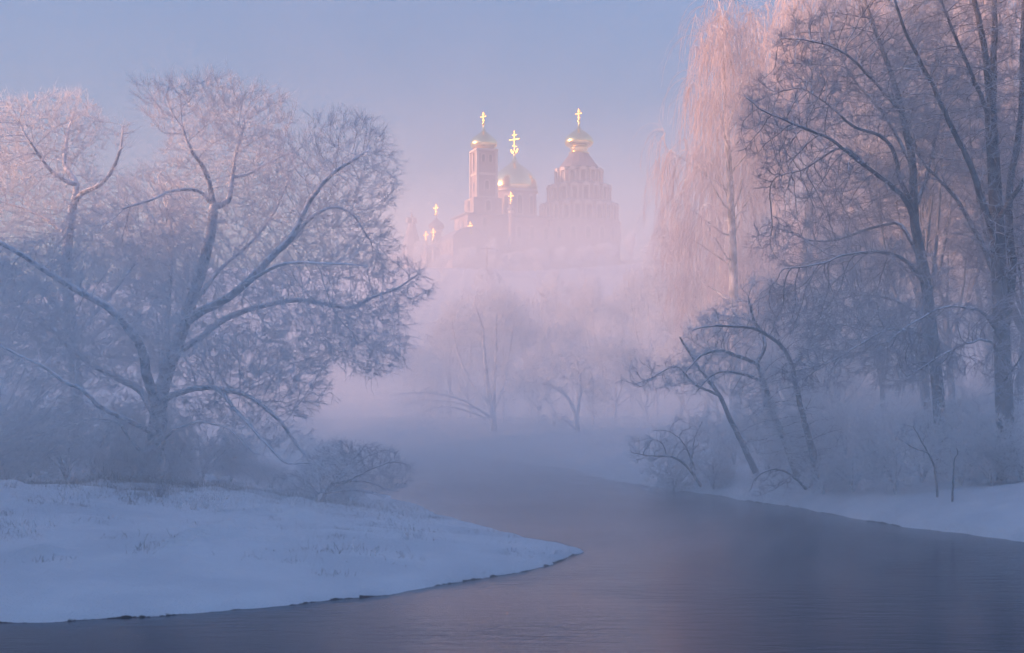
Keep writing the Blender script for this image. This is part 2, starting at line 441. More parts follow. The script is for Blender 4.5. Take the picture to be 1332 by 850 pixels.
def limb_px(sk,L_,d,r0,r1,step,wob=.01): sk.limb([P(a,b,d+c) for a,b,c in L_],r0,r1,step,wob=wob)
def plant_tree(sk,e,mats,tw,split=.045,sides=(9,5)):
    sk.meshes(mats,tw,e,split,sides,origin=np.array(e.location))

# ---- the great spreading willow on the left bank
def hero_willow():
    d=42.; bx=P(198,618,d)
    e=root('frosted_willow',bx[0],d,'broad willow white with hoarfrost, its trunk standing on the left snowy bank','tree','frosted willows on the left bank')
    sk=Skeleton(); st=.22; q=.0227
    z0=e.location.z
    sk.limb([(bx[0],d,z0-.2),P(201,590,d),P(204,565,d),P(206,545,d)],.36,.27,st)
    lp=lambda L_,r0,r1,**k: limb_px(sk,L_,d,r0*.64,r1*.7,st,**k)
    lp([(206,540,0),(212,500,.3),(226,460,.5),(244,410,.5),(262,355,.3),(274,304,0),(278,268,0)],.36,.20)
    lp([(278,268,0),(272,236,-.3),(262,214,-.6),(248,196,-1),(238,165,-1.2)],.14,.05)
    lp([(278,268,0),(296,262,.2),(302,230,.5),(308,198,.6),(318,160,.8)],.15,.05)
    lp([(302,232,.5),(322,228,1),(345,216,1.5),(380,198,2)],.08,.03)
    lp([(276,266,0),(258,247,-.4),(226,248,-1),(192,262,-1.6),(160,272,-2)],.09,.04)
    lp([(240,420,.5),(262,405,-.5),(290,392,-1),(318,370,-1.5),(358,330,-1.8),(382,304,-1.8),(406,256,-1.6),(436,222,-1.4),(470,202,-1)],.24,.06)
    lp([(362,330,-1.8),(400,286,-1.2),(432,268,-.5),(460,280,0),(482,314,.5)],.10,.03)
    lp([(312,374,-1.4),(364,346,-2.4),(420,344,-3),(476,346,-3.4)],.10,.03)
    lp([(226,462,.4),(262,440,1.2),(300,412,1.8),(380,390,2.2),(452,400,2.4),(484,388,2.4),(516,377,2.4),(540,360,2.4)],.18,.04)
    lp([(210,525,0),(228,514,-1),(261,506,-1.8),(300,509,-2.4),(335,524,-2.8),(367,550,-3),(388,580,-3),(402,600,-3)],.17,.05)
    lp([(286,508,-2.2),(307,534,-3.2),(332,559,-3.8),(353,584,-4),(374,603,-4),(402,603,-4),(430,612,-4)],.10,.035)
    lp([(206,540,0),(196,505,-.6),(190,482,-1),(184,453,-1.4),(166,425,-1.8),(141,400,-2),(96,372,-2.2),(52,345,-2.4),(20,325,-2.6),(-30,300,-3)],.27,.07)
    lp([(204,545,0),(190,518,.8),(180,506,1),(155,494,1.3),(131,481,1.6),(109,467,1.8),(81,442,2),(53,414,2.2),(20,390,2.4),(-30,360,2.6)],.20,.06)
    lp([(202,565,0),(180,552,-1.5),(134,531,-2.4),(106,506,-2.8),(81,494,-3),(60,479,-3.2),(20,458,-3.4),(-20,440,-3.4)],.15,.04)
    lp([(208,520,.5),(219,478,1.6),(216,420,2.2),(220,360,2.5),(224,310,2.6),(214,262,2.6),(206,230,2.5)],.16,.05)
    lp([(203,580,0),(187,588,-.6),(168,569,-1),(150,548,-1.4),(120,545,-2)],.12,.03)
    lp([(250,395,.4),(285,350,1.5),(330,310,2.4),(360,270,3),(380,225,3.3)],.12,.04)
    lp([(200,590,0),(225,560,-1.5),(262,548,-2.6),(300,560,-3.3),(330,590,-3.6)],.08,.03)
    lob=[(258,150,62,42,-.5,2.6),(212,135,34,28,-1,1.8),(330,150,58,36,.8,2.4),(290,132,44,30,0,2),(300,215,88,60,.5,3.2),(448,190,56,44,-1,2.2),
      (482,228,38,56,-.8,2),(405,240,74,62,-.5,2.8),(440,310,76,56,0,3),(508,372,52,40,2,1.8),(478,436,56,58,1,2.6),(400,420,80,62,0,3.4),
      (372,500,56,44,-2,2.4),(300,330,95,75,.5,3.8),(205,285,60,66,0,3),(150,330,70,66,-1,3),(70,370,74,62,-1.5,3),(0,410,70,80,0,3.4),
      (60,460,80,50,0,3),(40,530,80,50,-2,2.2),(235,430,85,62,0,3.6),(140,450,80,60,0,3.2),(300,470,70,40,-2,2.4),(330,560,45,34,-3.6,1),(415,600,45,26,-4,1),(-60,420,60,90,0,3),(300,530,55,26,-2.6,1.2),(368,572,44,24,-3.4,1),(120,555,70,38,-1.5,2),(30,575,60,36,-1,2),(195,560,50,40,0,2),(250,520,50,34,-1.4,1.6)]
    A=lobe_points(lobes_px(lob,d),NA)
    A=A[A[:,2]>height(A[:,0],A[:,1])+.35]
    sk.colonise(A,.155,1.5,.20,iters=110,bias=(0,0,.02),jit=.10)
    sk.finish(.0042,2.7)
    print('hero nodes',len(sk.P),time.time()-T0)
    tw=crown_twigs(sk,.03,TW,.36,.0045,centre=P(250,440,d),out=.5,up=.14,rand=.34,bend=.08,nseg=2,sublen=.6,along=.8,zfrost=(2,9,1.6))
    plant_tree(sk,e,(M_BARKF,M_BRF,M_TWF),tw)
    print('hero twigs',len(tw[1]))

NA=30000; TW=.85
hero_willow()
M_BARKD=surf_mat('dark_bark_lightly_snowed',(.07,.072,.085),(.19,.195,.22),3,.9,bump=.5,bscale=20,snow=(.35,.85,(.75,.78,.84)))
M_BRD=surf_mat('dark_branch_bark',(.10,.105,.13),(.22,.225,.26),3,.9,snow=(.15,.6,(.78,.8,.86)))
M_TWD=surf_mat('lightly_frosted_twigs',(.34,.35,.41),(.60,.61,.67),1.0,.9,trans=.3)
M_TWB=surf_mat('frosted_birch_twigs',(.80,.72,.72),(.7,.62,.63),1.0,.9,trans=.4)
M_BIRCH=surf_mat('birch_bark',(.55,.53,.52),(.12,.11,.11),1.6,.8,snow=(.3,.8,(.8,.82,.86)))
FR=(M_BARKF,M_BRF,M_TWF); DK=(M_BARKD,M_BRD,M_TWD); BI=(M_BIRCH,M_BRF,M_TWB)

def willow_behind():
    d=51.; b=P(98,600,d)
    e=root('frosted_willow',b[0],d,'tall frosted willow behind the great one, its round crown rising at upper left','tree','frosted willows on the left bank')
    sk=Skeleton(); st=.26
    lp=lambda L_,r0,r1: limb_px(sk,L_,d,r0,r1,st)
    sk.limb([(b[0],d,e.location.z-.2),P(100,520,d),P(92,420,d),P(86,350,d),P(90,300,d),P(94,276,d)],.26,.17,st)
    lp([(94,276,0),(99,240,0),(84,215,.5),(88,180,1),(95,150,1.4)],.13,.04)
    lp([(97,262,0),(106,252,-.4),(132,240,-1),(148,220,-1.4),(157,195,-1.6),(160,165,-1.6)],.10,.035)
    lp([(90,310,0),(76,296,.8),(60,284,1.2),(30,270,1.4),(0,262,1.4)],.10,.03)
    lp([(98,240,0),(70,225,-1),(50,200,-1.6),(30,170,-2)],.09,.03)
    lp([(92,420,0),(60,380,1.5),(20,350,2),(-40,330,2)],.12,.04)
    lp([(94,440,0),(130,400,1.5),(170,350,2),(190,320,2)],.11,.04)
    lob=[(88,165,48,44,0,2.6),(160,180,15,22,-1.4,.9),(35,170,45,42,-1,2.4),(60,235,66,45,0,3),(-20,200,50,60,0,3),(0,290,70,60,0,3.2),(100,320,70,60,1,3),(150,260,34,36,-1,1.6),(-40,380,70,80,1,3),(60,400,80,70,1,3)]
    sk.colonise(lobe_points(lobes_px(lob,d),11000),.20,1.9,.26,bias=(0,0,.03),jit=.1); sk.finish(.0055,2.7)
    tw=crown_twigs(sk,.03,1.5,.38,.006,centre=P(70,330,d),out=.4,up=.2,rand=.4,bend=.1,nseg=2,sublen=.6,along=.8)
    plant_tree(sk,e,FR,tw)
willow_behind()

def right_tree():
    d=42.; b=P(1224,600,d)
    e=root('bare_oak',b[0],d,'dark bare tree on the right bank with long snowy boughs reaching left over the river','tree','bare trees on the right bank')
    sk=Skeleton(); st=.22
    lp=lambda L_,r0,r1: limb_px(sk,L_,d,r0*.66,r1*.66,st,.012)
    sk.limb([(b[0],d,e.location.z-.2),P(1222,540,d),P(1214,450,d),P(1204,367,d),P(1194,315,d)],.20,.155,st)
    lp([(1194,315,0),(1188,270,0),(1187,215,0),(1177,156,.2),(1168,112,.4),(1150,60,.6),(1130,10,.8),(1110,-40,1)],.22,.05)
    lp([(1188,275,0),(1172,241,-.6),(1164,200,-1),(1144,178,-1.3),(1110,165,-1.6),(1080,140,-1.6),(1050,118,-1.6)],.12,.03)
    lp([(1200,345,0),(1182,270,-1),(1146,232,-1.8),(1110,206,-2.4),(1083,183,-2.8),(1057,172,-3),(1030,161,-3.2),(994,147,-3.4),(972,128,-3.5)],.15,.025)
    lp([(1146,232,-1.8),(1100,193,-1.2),(1070,205,-.8),(1040,222,-.6),(1010,230,-.4)],.07,.02)
    lp([(1200,340,0),(1173,293,1),(1146,293,1.6),(1101,308,2),(1061,313,2.2),(1007,295,2.4)],.11,.025)
    lp([(1204,370,0),(1170,335,-1),(1110,331,-2),(1060,345,-2.8),(1020,350,-3)],.10,.025)
    lp([(1214,440,0),(1190,432,-1.5),(1158,427,-2.6),(1121,446,-3.4),(1085,470,-3.8),(1050,480,-4)],.09,.02)
    lp([(1212,420,0),(1160,390,1.5),(1110,385,2.5),(1060,400,3)],.09,.02)
    lp([(1188,280,0),(1205,230,1),(1220,170,1.6),(1228,120,2),(1232,60,2)],.11,.03)
    lp([(1187,215,0),(1150,150,1.5),(1110,100,2.4),(1085,50,3),(1070,0,3)],.10,.03)
    lp([(1177,156,.2),(1140,110,-1.5),(1100,70,-2),(1060,55,-2),(1020,50,-2)],.08,.02)
    lob=[(1080,60,75,60,0,2.6),(1150,20,80,60,0,2.6),(1040,130,70,50,-1.5,2.4),(1130,130,70,60,0,2.6),(1000,175,45,45,-3,1.5),(1060,225,75,45,-1.5,2.2),
      (1120,250,60,50,0,2.4),(1050,310,75,40,0,2.2),(1110,345,75,40,0,2.8),(1060,400,66,45,-1,2.8),(1120,430,75,45,-1.5,2.8),(1180,380,60,60,0,2.4),(1210,120,50,80,1,2),(1060,480,50,30,-3.5,1.4),(1180,470,60,40,0,2.4)]
    sk.colonise(lobe_points(lobes_px(lob,d),12000),.17,1.6,.23,bias=(0,0,.02),jit=.13); sk.finish(.006,2.5)
    tw=crown_twigs(sk,.022,1.5,.32,.0048,centre=P(1180,300,d),out=.3,up=.15,rand=.42,bend=.12,nseg=2,along=.8,zfrost=(2,9,1.8))
    plant_tree(sk,e,DK,tw,.035)
right_tree()

def right_giant():
    d=39.; b=P(1308,625,d)
    e=root('old_lime_tree',b[0],d,'towering dark twin-stemmed tree at the right edge, taller than the frame','tree','bare trees on the right bank')
    sk=Skeleton(); st=.24
    lp=lambda L_,r0,r1: limb_px(sk,L_,d,r0*.66,r1*.66,st,.012)
    sk.limb([(b[0],d,e.location.z-.2),P(1306,520,d),P(1301,400,d),P(1297,300,d),P(1292,210,d),P(1288,140,d)],.27,.16,st)
    lp([(1288,140,0),(1280,60,-.3),(1270,10,-.6),(1255,-60,-1)],.16,.08)
    lp([(1289,150,0),(1291,60,.5),(1294,-10,.8),(1300,-90,1)],.16,.08)
    lp([(1305,440,0),(1314,360,.4),(1310,290,.8),(1316,210,1),(1325,130,1.4),(1330,40,1.4),(1335,-40,1.4)],.20,.07)
    lp([(1299,330,0),(1282,275,-.8),(1262,210,-1.4),(1240,165,-1.8),(1213,107,-2.2),(1191,68,-2.6),(1170,20,-3),(1160,-30,-3)],.16,.04)
    lp([(1300,370,0),(1268,300,1.4),(1236,250,2),(1205,215,2.4),(1180,170,2.8),(1160,120,3)],.13,.035)
    lp([(1289,160,0),(1262,90,-1.4),(1240,40,-2),(1215,-20,-2.4)],.11,.04)
    lp([(1296,290,0),(1330,240,-1),(1360,190,-1.6),(1400,120,-2)],.12,.04)
    lp([(1303,450,0),(1280,408,-2),(1240,398,-3.4),(1200,412,-4.2),(1160,440,-4.8)],.08,.018)
    lp([(1304,470,0),(1290,445,-2.6),(1255,448,-4),(1215,468,-5),(1180,490,-5.4)],.07,.018)
    lp([(1304,500,0),(1325,470,-2.6),(1340,440,-3)],.07,.02)
    lob=[(1230,40,75,70,-1,2.6),(1290,-20,80,60,0,2.6),(1310,90,60,70,0,2.6),(1190,120,55,60,-1,2.4),(1250,170,60,70,0,2.8),(1330,200,45,70,0,2.4),(1200,220,45,45,2,2),
      (1290,290,50,60,0,2.2),(1240,415,60,26,-3.6,1.3),(1220,470,55,24,-4.6,1.2),(1320,400,45,60,-1,2.2),(1380,300,50,90,0,2.6),(1320,480,40,40,-2,1.6),(1170,450,40,24,-4.8,1)]
    sk.colonise(lobe_points(lobes_px(lob,d),10000),.18,1.7,.25,bias=(0,0,.04),jit=.12); sk.finish(.006,2.5)
    tw=crown_twigs(sk,.022,1.4,.34,.0045,centre=P(1295,350,d),out=.3,up=.2,rand=.42,bend=.12,nseg=2,along=.8,zfrost=(2,8,2.0))
    plant_tree(sk,e,DK,tw,.035)
right_giant()

def traced(name,d,label,cat,group,stems,lobs,na,mats,D=.22,twl=.4,twr=.005,per=1.6,tip=.006,split=.03,infl=1.4,up=.1,rand=.5,base=None,droop=0,bend=.12,sub=2,nseg=3,out=.4,zf=None):
    b=P(*(base or stems[0][0][0][:2]),d)
    e=root(name,b[0],b[1],label,cat,group); sk=Skeleton(); z=e.location.z
    for i,(L_,r0,r1) in enumerate(stems):
        pts=[P(a,c,d+q) for a,c,q in L_]
        if i==0: pts[0]=np.array([b[0],b[1],z-.15])
        sk.limb(pts,r0,r1,D,wob=.012)
    if lobs and na:
        A=lobe_points(lobes_px(lobs,d),na); A=A[A[:,2]>height(A[:,0],A[:,1])+.12]
        sk.colonise(A,D,infl,D*1.35,bias=(0,0,.02),jit=.12,iters=70)
    sk.finish(tip,2.5); c=sk.P.mean(0)*np.array([1,1,0])+np.array([0,0,z])
    tw=crown_twigs(sk,.025,per,twl,twr,centre=c,out=out,up=up,rand=rand,bend=bend,droop=droop,sub=sub,nseg=nseg,zfrost=zf)
    plant_tree(sk,e,mats,tw,split); return e
LE=(M_BARKD,M_BRD,M_TWF)
G_LEAN='leaning trees over the right bank'
traced('leaning_snag',49,'snapped bare trunk leaning left out over the river from the right bank','tree',G_LEAN,
  [([(986,594,0),(956,558,0),(935,514,0),(908,476,0),(889,447,0),(884,438,0)],.12,.03),([(933,514,0),(905,500,-.5),(880,478,-1),(850,490,-1.4),(826,500,-1.8)],.05,.015),([(912,480,0),(930,455,.6),(938,425,1)],.05,.02)],
  [(850,490,50,24,-1.2,1),(925,450,35,30,.4,1),(900,490,40,30,0,1)],520,LE,D=.18,twl=.34,twr=.006,per=1.6)
traced('leaning_tree',47,'slender curved tree leaning left beside the snapped trunk, its top bending over','tree',G_LEAN,
  [([(1040,612,0),(1020,574,0),(1007,542,0),(993,496,0),(984,473,0)],.12,.07),([(984,473,0),(960,462,-.3),(935,455,-.8),(912,462,-1.3),(895,480,-1.5)],.08,.02),([(984,473,0),(995,450,.4),(985,425,.8),(965,415,1),(940,410,1)],.08,.02),([(993,496,0),(960,485,-1),(930,490,-1.8),(905,510,-2)],.06,.02)],
  [(940,440,55,35,0,1.4),(920,480,45,26,-1.2,1),(980,500,40,40,0,1.2),(1000,560,40,40,0,1.2)],1500,LE,D=.17,twl=.34,twr=.006,per=1.6)
traced('leaning_tree',45,'curved dark tree leaning left whose tip hooks above the two bent ones','tree',G_LEAN,
  [([(1062,622,0),(1059,590,0),(1050,556,0),(1036,510,0),(1030,478,0),(1016,450,0),(984,423,0),(974,393,0)],.12,.035),([(1016,450,0),(1002,440,-.5),(970,428,-1),(930,425,-1.4),(900,430,-1.6)],.06,.02),([(1030,478,0),(1050,450,.8),(1065,410,1)],.06,.02)],
  [(960,420,55,26,-.5,1.2),(990,390,35,30,0,1),(1060,430,35,50,.4,1.2),(1020,520,50,50,0,1.6),(1060,570,50,40,0,1.4)],1900,LE,D=.17,twl=.34,twr=.006,per=1.6)
traced('overhanging_shrub',50,'low bare shrub whose long bough reaches left above the misty water','shrub','shrubs on the right bank',
  [([(915,616,0),(890,603,-.4),(869,594,-.8),(846,594,-1.2),(822,589,-1.5)],.06,.015),([(905,612,0),(890,580,0),(870,562,0),(850,560,0)],.04,.012),([(900,609,0),(905,570,.4),(915,545,.6)],.04,.012),([(869,594,-.8),(860,575,-.8),(845,570,-.9)],.03,.01)],
  [(850,585,36,22,-1,.9),(890,575,36,36,0,1)],600,LE,D=.15,twl=.3,per=1.5)
traced('overhanging_shrub',44,'small dark shrub clinging to the waterline at the foot of the leaning trees','shrub','shrubs on the right bank',
  [([(1056,640,0),(1030,618,-.4),(1005,612,-.8),(985,622,-1.1),(975,640,-1.2)],.05,.012),([(1030,618,-.4),(1010,635,-.9),(985,645,-1.2)],.03,.01),([(1056,630,0),(1062,600,0),(1060,580,0)],.04,.012)],
  [(1005,625,30,18,-.8,.7),(1060,612,26,30,0,.8)],320,DK,D=.14,twl=.28,per=1.5)
traced('thin_sapling',37,'thin lone sapling leaning left in the open snow of the right bank','sapling','saplings on the right bank',
  [([(1220,626,0),(1214,606,0),(1206,588,0),(1197,572,0),(1188,556,0)],.035,.012),([(1206,588,0),(1190,582,-.3),(1172,572,-.5)],.02,.008),([(1200,576,0),(1208,556,.2)],.02,.006)],
  [(1185,565,22,16,0,.4)],40,DK,D=.12,twl=.2,per=1.0,split=.012)
traced('broken_stick',36,'short dark snapped stick standing in the right bank snow','stick',None,
  [([(1240,612,0),(1242,600,0),(1246,590,0),(1244,583,0)],.03,.012)],None,0,DK,D=.08,per=.0,split=.01,twl=.1)
traced('snowy_riverside_shrub',38.8,'low dark-twigged shrub at the river end of the left bank, fanned to the right','shrub',None,
  [([(416,644,0),(430,634,0),(448,627,0),(476,626,0),(504,634,-.2),(516,640,-.2)],.06,.012),([(426,638,0),(446,612,0),(466,592,.4),(476,578,.4)],.035,.009),([(436,634,0),(476,614,-.4),(510,602,-.6),(533,606,-.6)],.035,.009),([(418,640,0),(416,612,.4),(426,584,.5)],.03,.009),([(414,642,0),(394,624,.4),(376,616,.4)],.03,.01),
   ([(420,642,0),(450,640,-.5),(480,642,-.7),(500,648,-.8)],.03,.008),([(424,640,.1),(470,600,.8),(500,586,1)],.025,.008)],
  [(465,602,60,24,0,1.0),(500,622,36,18,-.3,.8),(440,606,44,34,.2,.9),(400,626,44,18,0,.9),(450,636,60,10,-.3,.8)],2200,(M_BARKD,M_BRD,surf_mat('greyish_frosted_twigs',(.36,.38,.43),(.62,.64,.70),2,.9,trans=.3)),D=.10,infl=.9,twl=.24,twr=.0038,per=1.0,tip=.0032)
# ------------------------------------------------------------------ repeated trees: a few templates, copied part by part
def template(kind,seed,H):
    global rng
    rng=np.random.default_rng(seed); sk=Skeleton(); st=H/55.
    r0={'bushy':.020,'upright':.013,'birch':.015,'shrub':.012}[kind]*H
    if kind=='shrub':
        sk.limb([(0,0,-.1),(0,0,.12)],.03,.03,st)
        lob=[]
        for k in range(9):
            a=rng.uniform(0,6.28); sp=rng.uniform(.25,1.1)*H*.55; hh=H*rng.uniform(.55,.95)
            top=np.array([math.cos(a)*sp,math.sin(a)*sp,hh])
            sk.limb([(0,0,.1),(top[0]*.25,top[1]*.25,hh*.45),tuple(top*.85)],.034,.014,st,wob=.01)
            lob.append((top*.92,np.array([.26,.26,.22])*H))
            lob.append((top*np.array([.8,.8,.5]),np.array([.3,.3,.24])*H))
        lob.append((np.array([0,0,H*.4]),np.array([.55,.55,.34])*H))
        na=620; tip=.007
    else:
        lean=rng.normal(0,.03,2)*H
        fork=H*({'bushy':.22,'upright':.4,'birch':.8}[kind])
        tr=[(0,0,-.3),(lean[0]*.3,lean[1]*.3,fork*.5),(lean[0],lean[1],fork)]
        sk.limb(tr,r0,r0*(.75 if kind!='birch' else .25),st,wob=.01)
        lob=[]; n={'bushy':9,'upright':9,'birch':22}[kind]
        for k in range(n):
            a=k*2.4+rng.uniform(-.4,.4)
            if kind=='bushy':
                z0=fork*rng.uniform(.6,1); sp=H*rng.uniform(.14,.34); zz=H*rng.uniform(.5,.93)*(1-.25*sp/(.34*H))
                rr=np.array([.14,.14,.13])*H
            elif kind=='upright':
                z0=fork*rng.uniform(.45,1); sp=H*rng.uniform(.03,.17); zz=H*rng.uniform(.55,.95); rr=np.array([.085,.085,.14])*H
            else:
                z0=fork*rng.uniform(.25,.98); sp=H*rng.uniform(.03,.13); zz=z0+H*rng.uniform(.05,.13); rr=np.array([.05,.05,.06])*H
            c0=np.array([lean[0]*z0/fork,lean[1]*z0/fork,z0]); tp=np.array([c0[0]+math.cos(a)*sp,c0[1]+math.sin(a)*sp,zz])
            mid=c0*.5+tp*.5+np.array([math.cos(a),math.sin(a),-.6 if kind!='birch' else .8])*sp*.18
            sk.limb([tuple(c0),tuple(mid),tuple(tp)],r0*(.42 if kind!='birch' else .16),r0*.12 if kind!='birch' else .012,st,wob=.012)
            lob.append((tp,rr))
        if kind=='bushy': lob.append((np.array([0,0,H*.6]),np.array([.22,.22,.22])*H))
        if kind=='birch': lob.append((np.array([lean[0],lean[1],H*.9]),np.array([.08,.08,.09])*H))
        if kind=='upright': lob.append((np.array([0,0,H*.65]),np.array([.11,.11,.27])*H))
        na={'bushy':4200,'upright':2600,'birch':1500}[kind]; tip=.009
    A=lobe_points(lob,na); A=A[A[:,2]>.15]
    sk.colonise(A,st,H*.14,st*1.3,bias=(0,0,.06),jit=.1,iters=60); sk.finish(tip,2.5)
    c=np.array([0,0,H*.5])
    if kind=='shrub': tw=crown_twigs(sk,.02,.75,.08*H+.06,.0065,centre=c*.2,out=.5,up=.25,rand=.45,bend=.12)
    elif kind=='birch': tw=crown_twigs(sk,.03,2.7,.125*H,.009,centre=c,out=.12,up=-.35,rand=.3,bend=.045,droop=.6,nseg=7,sub=2,sublen=.3,along=.25)
    else: tw=crown_twigs(sk,.035,1.6,.042*H,.009,centre=c,out=.5,up=.3,rand=.4,bend=.1)
    return sk,tw
TEMPL={}
def meshes_of(kind,seed,H,mats):
    key=(kind,seed,mats[2].name)
    if key not in TEMPL:
        global rng; keep=rng; sk,tw=template(kind,seed,H); rng=keep
        n0=set(bpy.data.objects.keys())
        sk.meshes(mats,tw,None,.03 if kind!='shrub' else .012,(7,4))
        new=[o for o in bpy.data.objects if o.name not in n0]
        TEMPL[key]=[(o.name.split('.')[0],o.data) for o in new]
        for o in new: bpy.data.objects.remove(o)
    return TEMPL[key]
def place(kind,seed,H,mats,name,px,d,top=None,h=None,label='',cat='tree',group=None,rz=None,x=None,sink=.08,lean=0):
    """copy of a template at photo column px, distance d; top = photo row its top reaches"""
    X=(px-666)/FPX*d if x is None else x
    g=ground(X,d)
    if h is None: h=CAMZ+(HOR-top)/FPX*d-g
    e=empty(name,(X,d,g-sink),rng.uniform(0,6.28) if rz is None else rz); e.scale=(h/H,)*3
    e.rotation_euler[1]=0; tag(e,label,cat,group)
    for nm,me in meshes_of(kind,seed,H,mats):
        o=bpy.data.objects.new(nm,me); link(o,e)
    return e
GB='birches behind the dark trees'
for px,d,top,sd,lab in [(957,73,-30,1,'tall weeping birch glowing pink, left edge of the birches, strands hanging free over open sky'),
   (1003,84,-20,2,'pink weeping birch in the gap behind the two leftmost birches'),(1045,76,-70,2,'tall pink weeping birch just right of the leftmost birch'),
   (1105,80,-60,1,'pink weeping birch behind the crown of the bare oak'),
   (1170,84,-40,2,'pink weeping birch behind the trunk of the bare oak'),
   (1245,78,-80,1,'pink weeping birch between the bare oak and the big lime'),
   (1325,70,-90,2,'pink weeping birch behind the big lime at the right edge')]:
    place('birch',sd,22,BI,'weeping_birch',px,d,top=top,label=lab,group=GB)
GF='small pink trees on the far bank'
far=[(585,118,398,'upright',4),(612,126,392,'bushy',3),(655,112,385,'upright',4),(690,128,372,'upright',5),(722,120,392,'bushy',3),(752,134,380,'upright',4),
     (790,124,372,'upright',5),(822,130,360,'upright',4),(855,116,352,'upright',5),(700,105,430,'bushy',6),(800,102,425,'bushy',3),(845,98,440,'bushy',6),(770,96,470,'bushy',6),(745,165,352,'upright',5),(640,170,362,'upright',4),(850,170,335,'upright',4),(895,150,300,'upright',5),(560,135,425,'bushy',6)]
lf=['leftmost faint pink tree on the far bank','faint rounded pink tree second from the left on the far bank','slim pink tree behind the many-stemmed riverside tree','slim faint pink tree under the golden middle dome',
 'round faint tree left of the snow-laden bent tree','slim faint tree behind the snow-laden bent tree','slim faint pink tree below the right tower','tall faint tree just right below the right tower','slim pink tree below the low wall right of the tower',
 'low rounded frosted tree beside the many-stemmed one','low rounded frosted tree right of the bent tree','low rounded tree in mist left of the leaning trunks','low misty tree at the water right of the bent tree','most distant slim tree under the monastery','very faint slim tree left below the domes','very faint slim tree right of the monastery','tall faint tree at the left of the pink birches','low rounded tree at the left end of the far bank in mist']
for (px,d,top,k,sd),lab in zip(far,lf): place(k,sd,12,FR,'frosted_tree',px,d,top=top,label=lab,group=GF)
GS='slim trees in front of the birches'
for px,d,top,sd,lab in [(918,92,262,5,'thin young tree with a clear stem, in pink light left of the birches'),(955,90,300,4,'thin young tree in front of the leftmost birch'),(886,100,330,5,'faint thin young tree furthest left of the birches')]:
    place('upright',sd,12,FR,'young_tree',px,d,top=top,label=lab,group=GS)
for px,d,top,k,sd,lab in [(935,86,395,'bushy',6,'low pink frosted tree left below the birches'),(985,88,330,'bushy',3,'pink frosted tree below the leftmost birch'),(1040,90,290,'bushy',6,'rounded pink frosted tree behind the bough tips of the oak'),(1010,84,400,'upright',5,'slim pink frosted tree behind the leaning snag'),(900,92,430,'bushy',3,'low pale tree in the mist left of the leaning snag')]:
    place(k,sd,12,FR,'frosted_tree',px,d,top=top,label=lab,group='pink frosted trees under the birches')
for px,d,h_,k,sd,lab in [(515,292,6,'bushy',3,'far left under the spired tower'),(545,298,7,'upright',5,'under the spired tower'),(575,290,5.5,'bushy',6,'under the grey onion dome'),(603,296,6.5,'bushy',3,'under the low church'),(640,292,7.5,'upright',4,'by the utility pole'),(668,298,6,'bushy',6,'under the big golden dome'),
   (700,290,7,'bushy',3,'between dome and rotunda'),(728,296,6,'upright',5,'left under the rotunda'),(757,290,7.5,'bushy',6,'under the middle of the rotunda'),(788,297,6.5,'bushy',3,'right under the rotunda'),(820,291,8,'upright',4,'under the low wall'),(850,296,7,'bushy',6,'just right of the low wall'),(880,290,8,'bushy',3,'farthest right')]:
    place(k,sd,12,FR,'hillside_tree',px,d,h=h_,label='faint hillside tree '+lab,group='trees on the monastery slope')
GR='trees deep in the right bank wood'
for px,d,top,k,sd,lab in [(1240,52,150,'upright',5,'slim dark tree standing between the oak and the lime'),(1150,56,250,'upright',4,'slim tree just left behind the oak trunk'),(1285,58,60,'upright',4,'slim tree behind the left stem of the lime'),
   (1322,46,90,'upright',5,'thin dark tree at the right edge of the frame'),(1100,58,330,'bushy',3,'bushy frosted tree left behind the oak'),(1190,62,300,'bushy',6,'bushy frosted tree behind the oak trunk'),(1275,64,250,'bushy',3,'bushy frosted tree behind the lime trunk'),
   (1345,60,200,'bushy',6,'bushy frosted tree beyond the right edge'),(1040,60,400,'bushy',6,'low bushy frosted tree behind the leaning trees'),(1205,50,60,'upright',4,'tall slim dark tree behind the oak'),(1000,64,360,'upright',5,'slim frosted tree over the leaning trees')]:
    place(k,sd,12,DK if k=='upright' else FR,'wood_tree',px,d,top=top,label=lab,group=GR)
GSH='frosted shrubs in the right bank wood'
shr=[(1065,46,540),(1100,49,520),(1140,47,530),(1185,50,515),(1235,46,520),(1275,49,500),(1318,45,505),(1030,52,530),(985,55,520),(945,58,530),(1160,55,480),(1300,54,470),(1215,57,470),(1090,57,470)]
for i,(px,d,top) in enumerate(shr):
    near=['behind the leaning trees','right of the leaning trees','left of the oak foot','behind the oak foot','between oak and lime','left of the lime foot','right of the lime foot','left of the leaning trees','beside the snapped trunk','left of the snapped trunk','deep behind the oak','deep behind the lime','deep between oak and lime','deep behind the leaning trees'][i]
    place('shrub',20+i%2,3,FR,'frosted_shrub',px,d,top=top,label='misty frosted shrub '+near,cat='shrub',group=GSH)
for px,d,top,w in [(1165,39.5,560,'in front of the oak foot, low'),(1250,38.5,545,'in front, between oak and lime'),(1290,37.5,560,'in front of the lime foot'),(1330,38,520,'in front at the right edge'),(1110,41.5,575,'in front, left of the oak foot'),(1200,40.5,520,'hiding the oak foot'),(1270,41,500,'hiding the lime foot'),(1070,42.5,590,'at the waterline below the leaning trees'),(900,54,572,'behind the overhanging shrub'),(878,50.8,588,'wrapped round the overhanging shrub'),(928,49,580,'between the overhanging shrub and the snag'),(955,52,558,'between the snag and the water'),(1000,49,572,'at the foot of the second leaning tree'),(1035,48,556,'at the foot of the hooked leaning tree'),(870,58,574,'farthest left on the right bank')]:
    place('shrub',20+int(px)%2,3,FR,'frosted_shrub',px,d,top=top,label='misty frosted shrub '+w,cat='shrub',group=GSH)
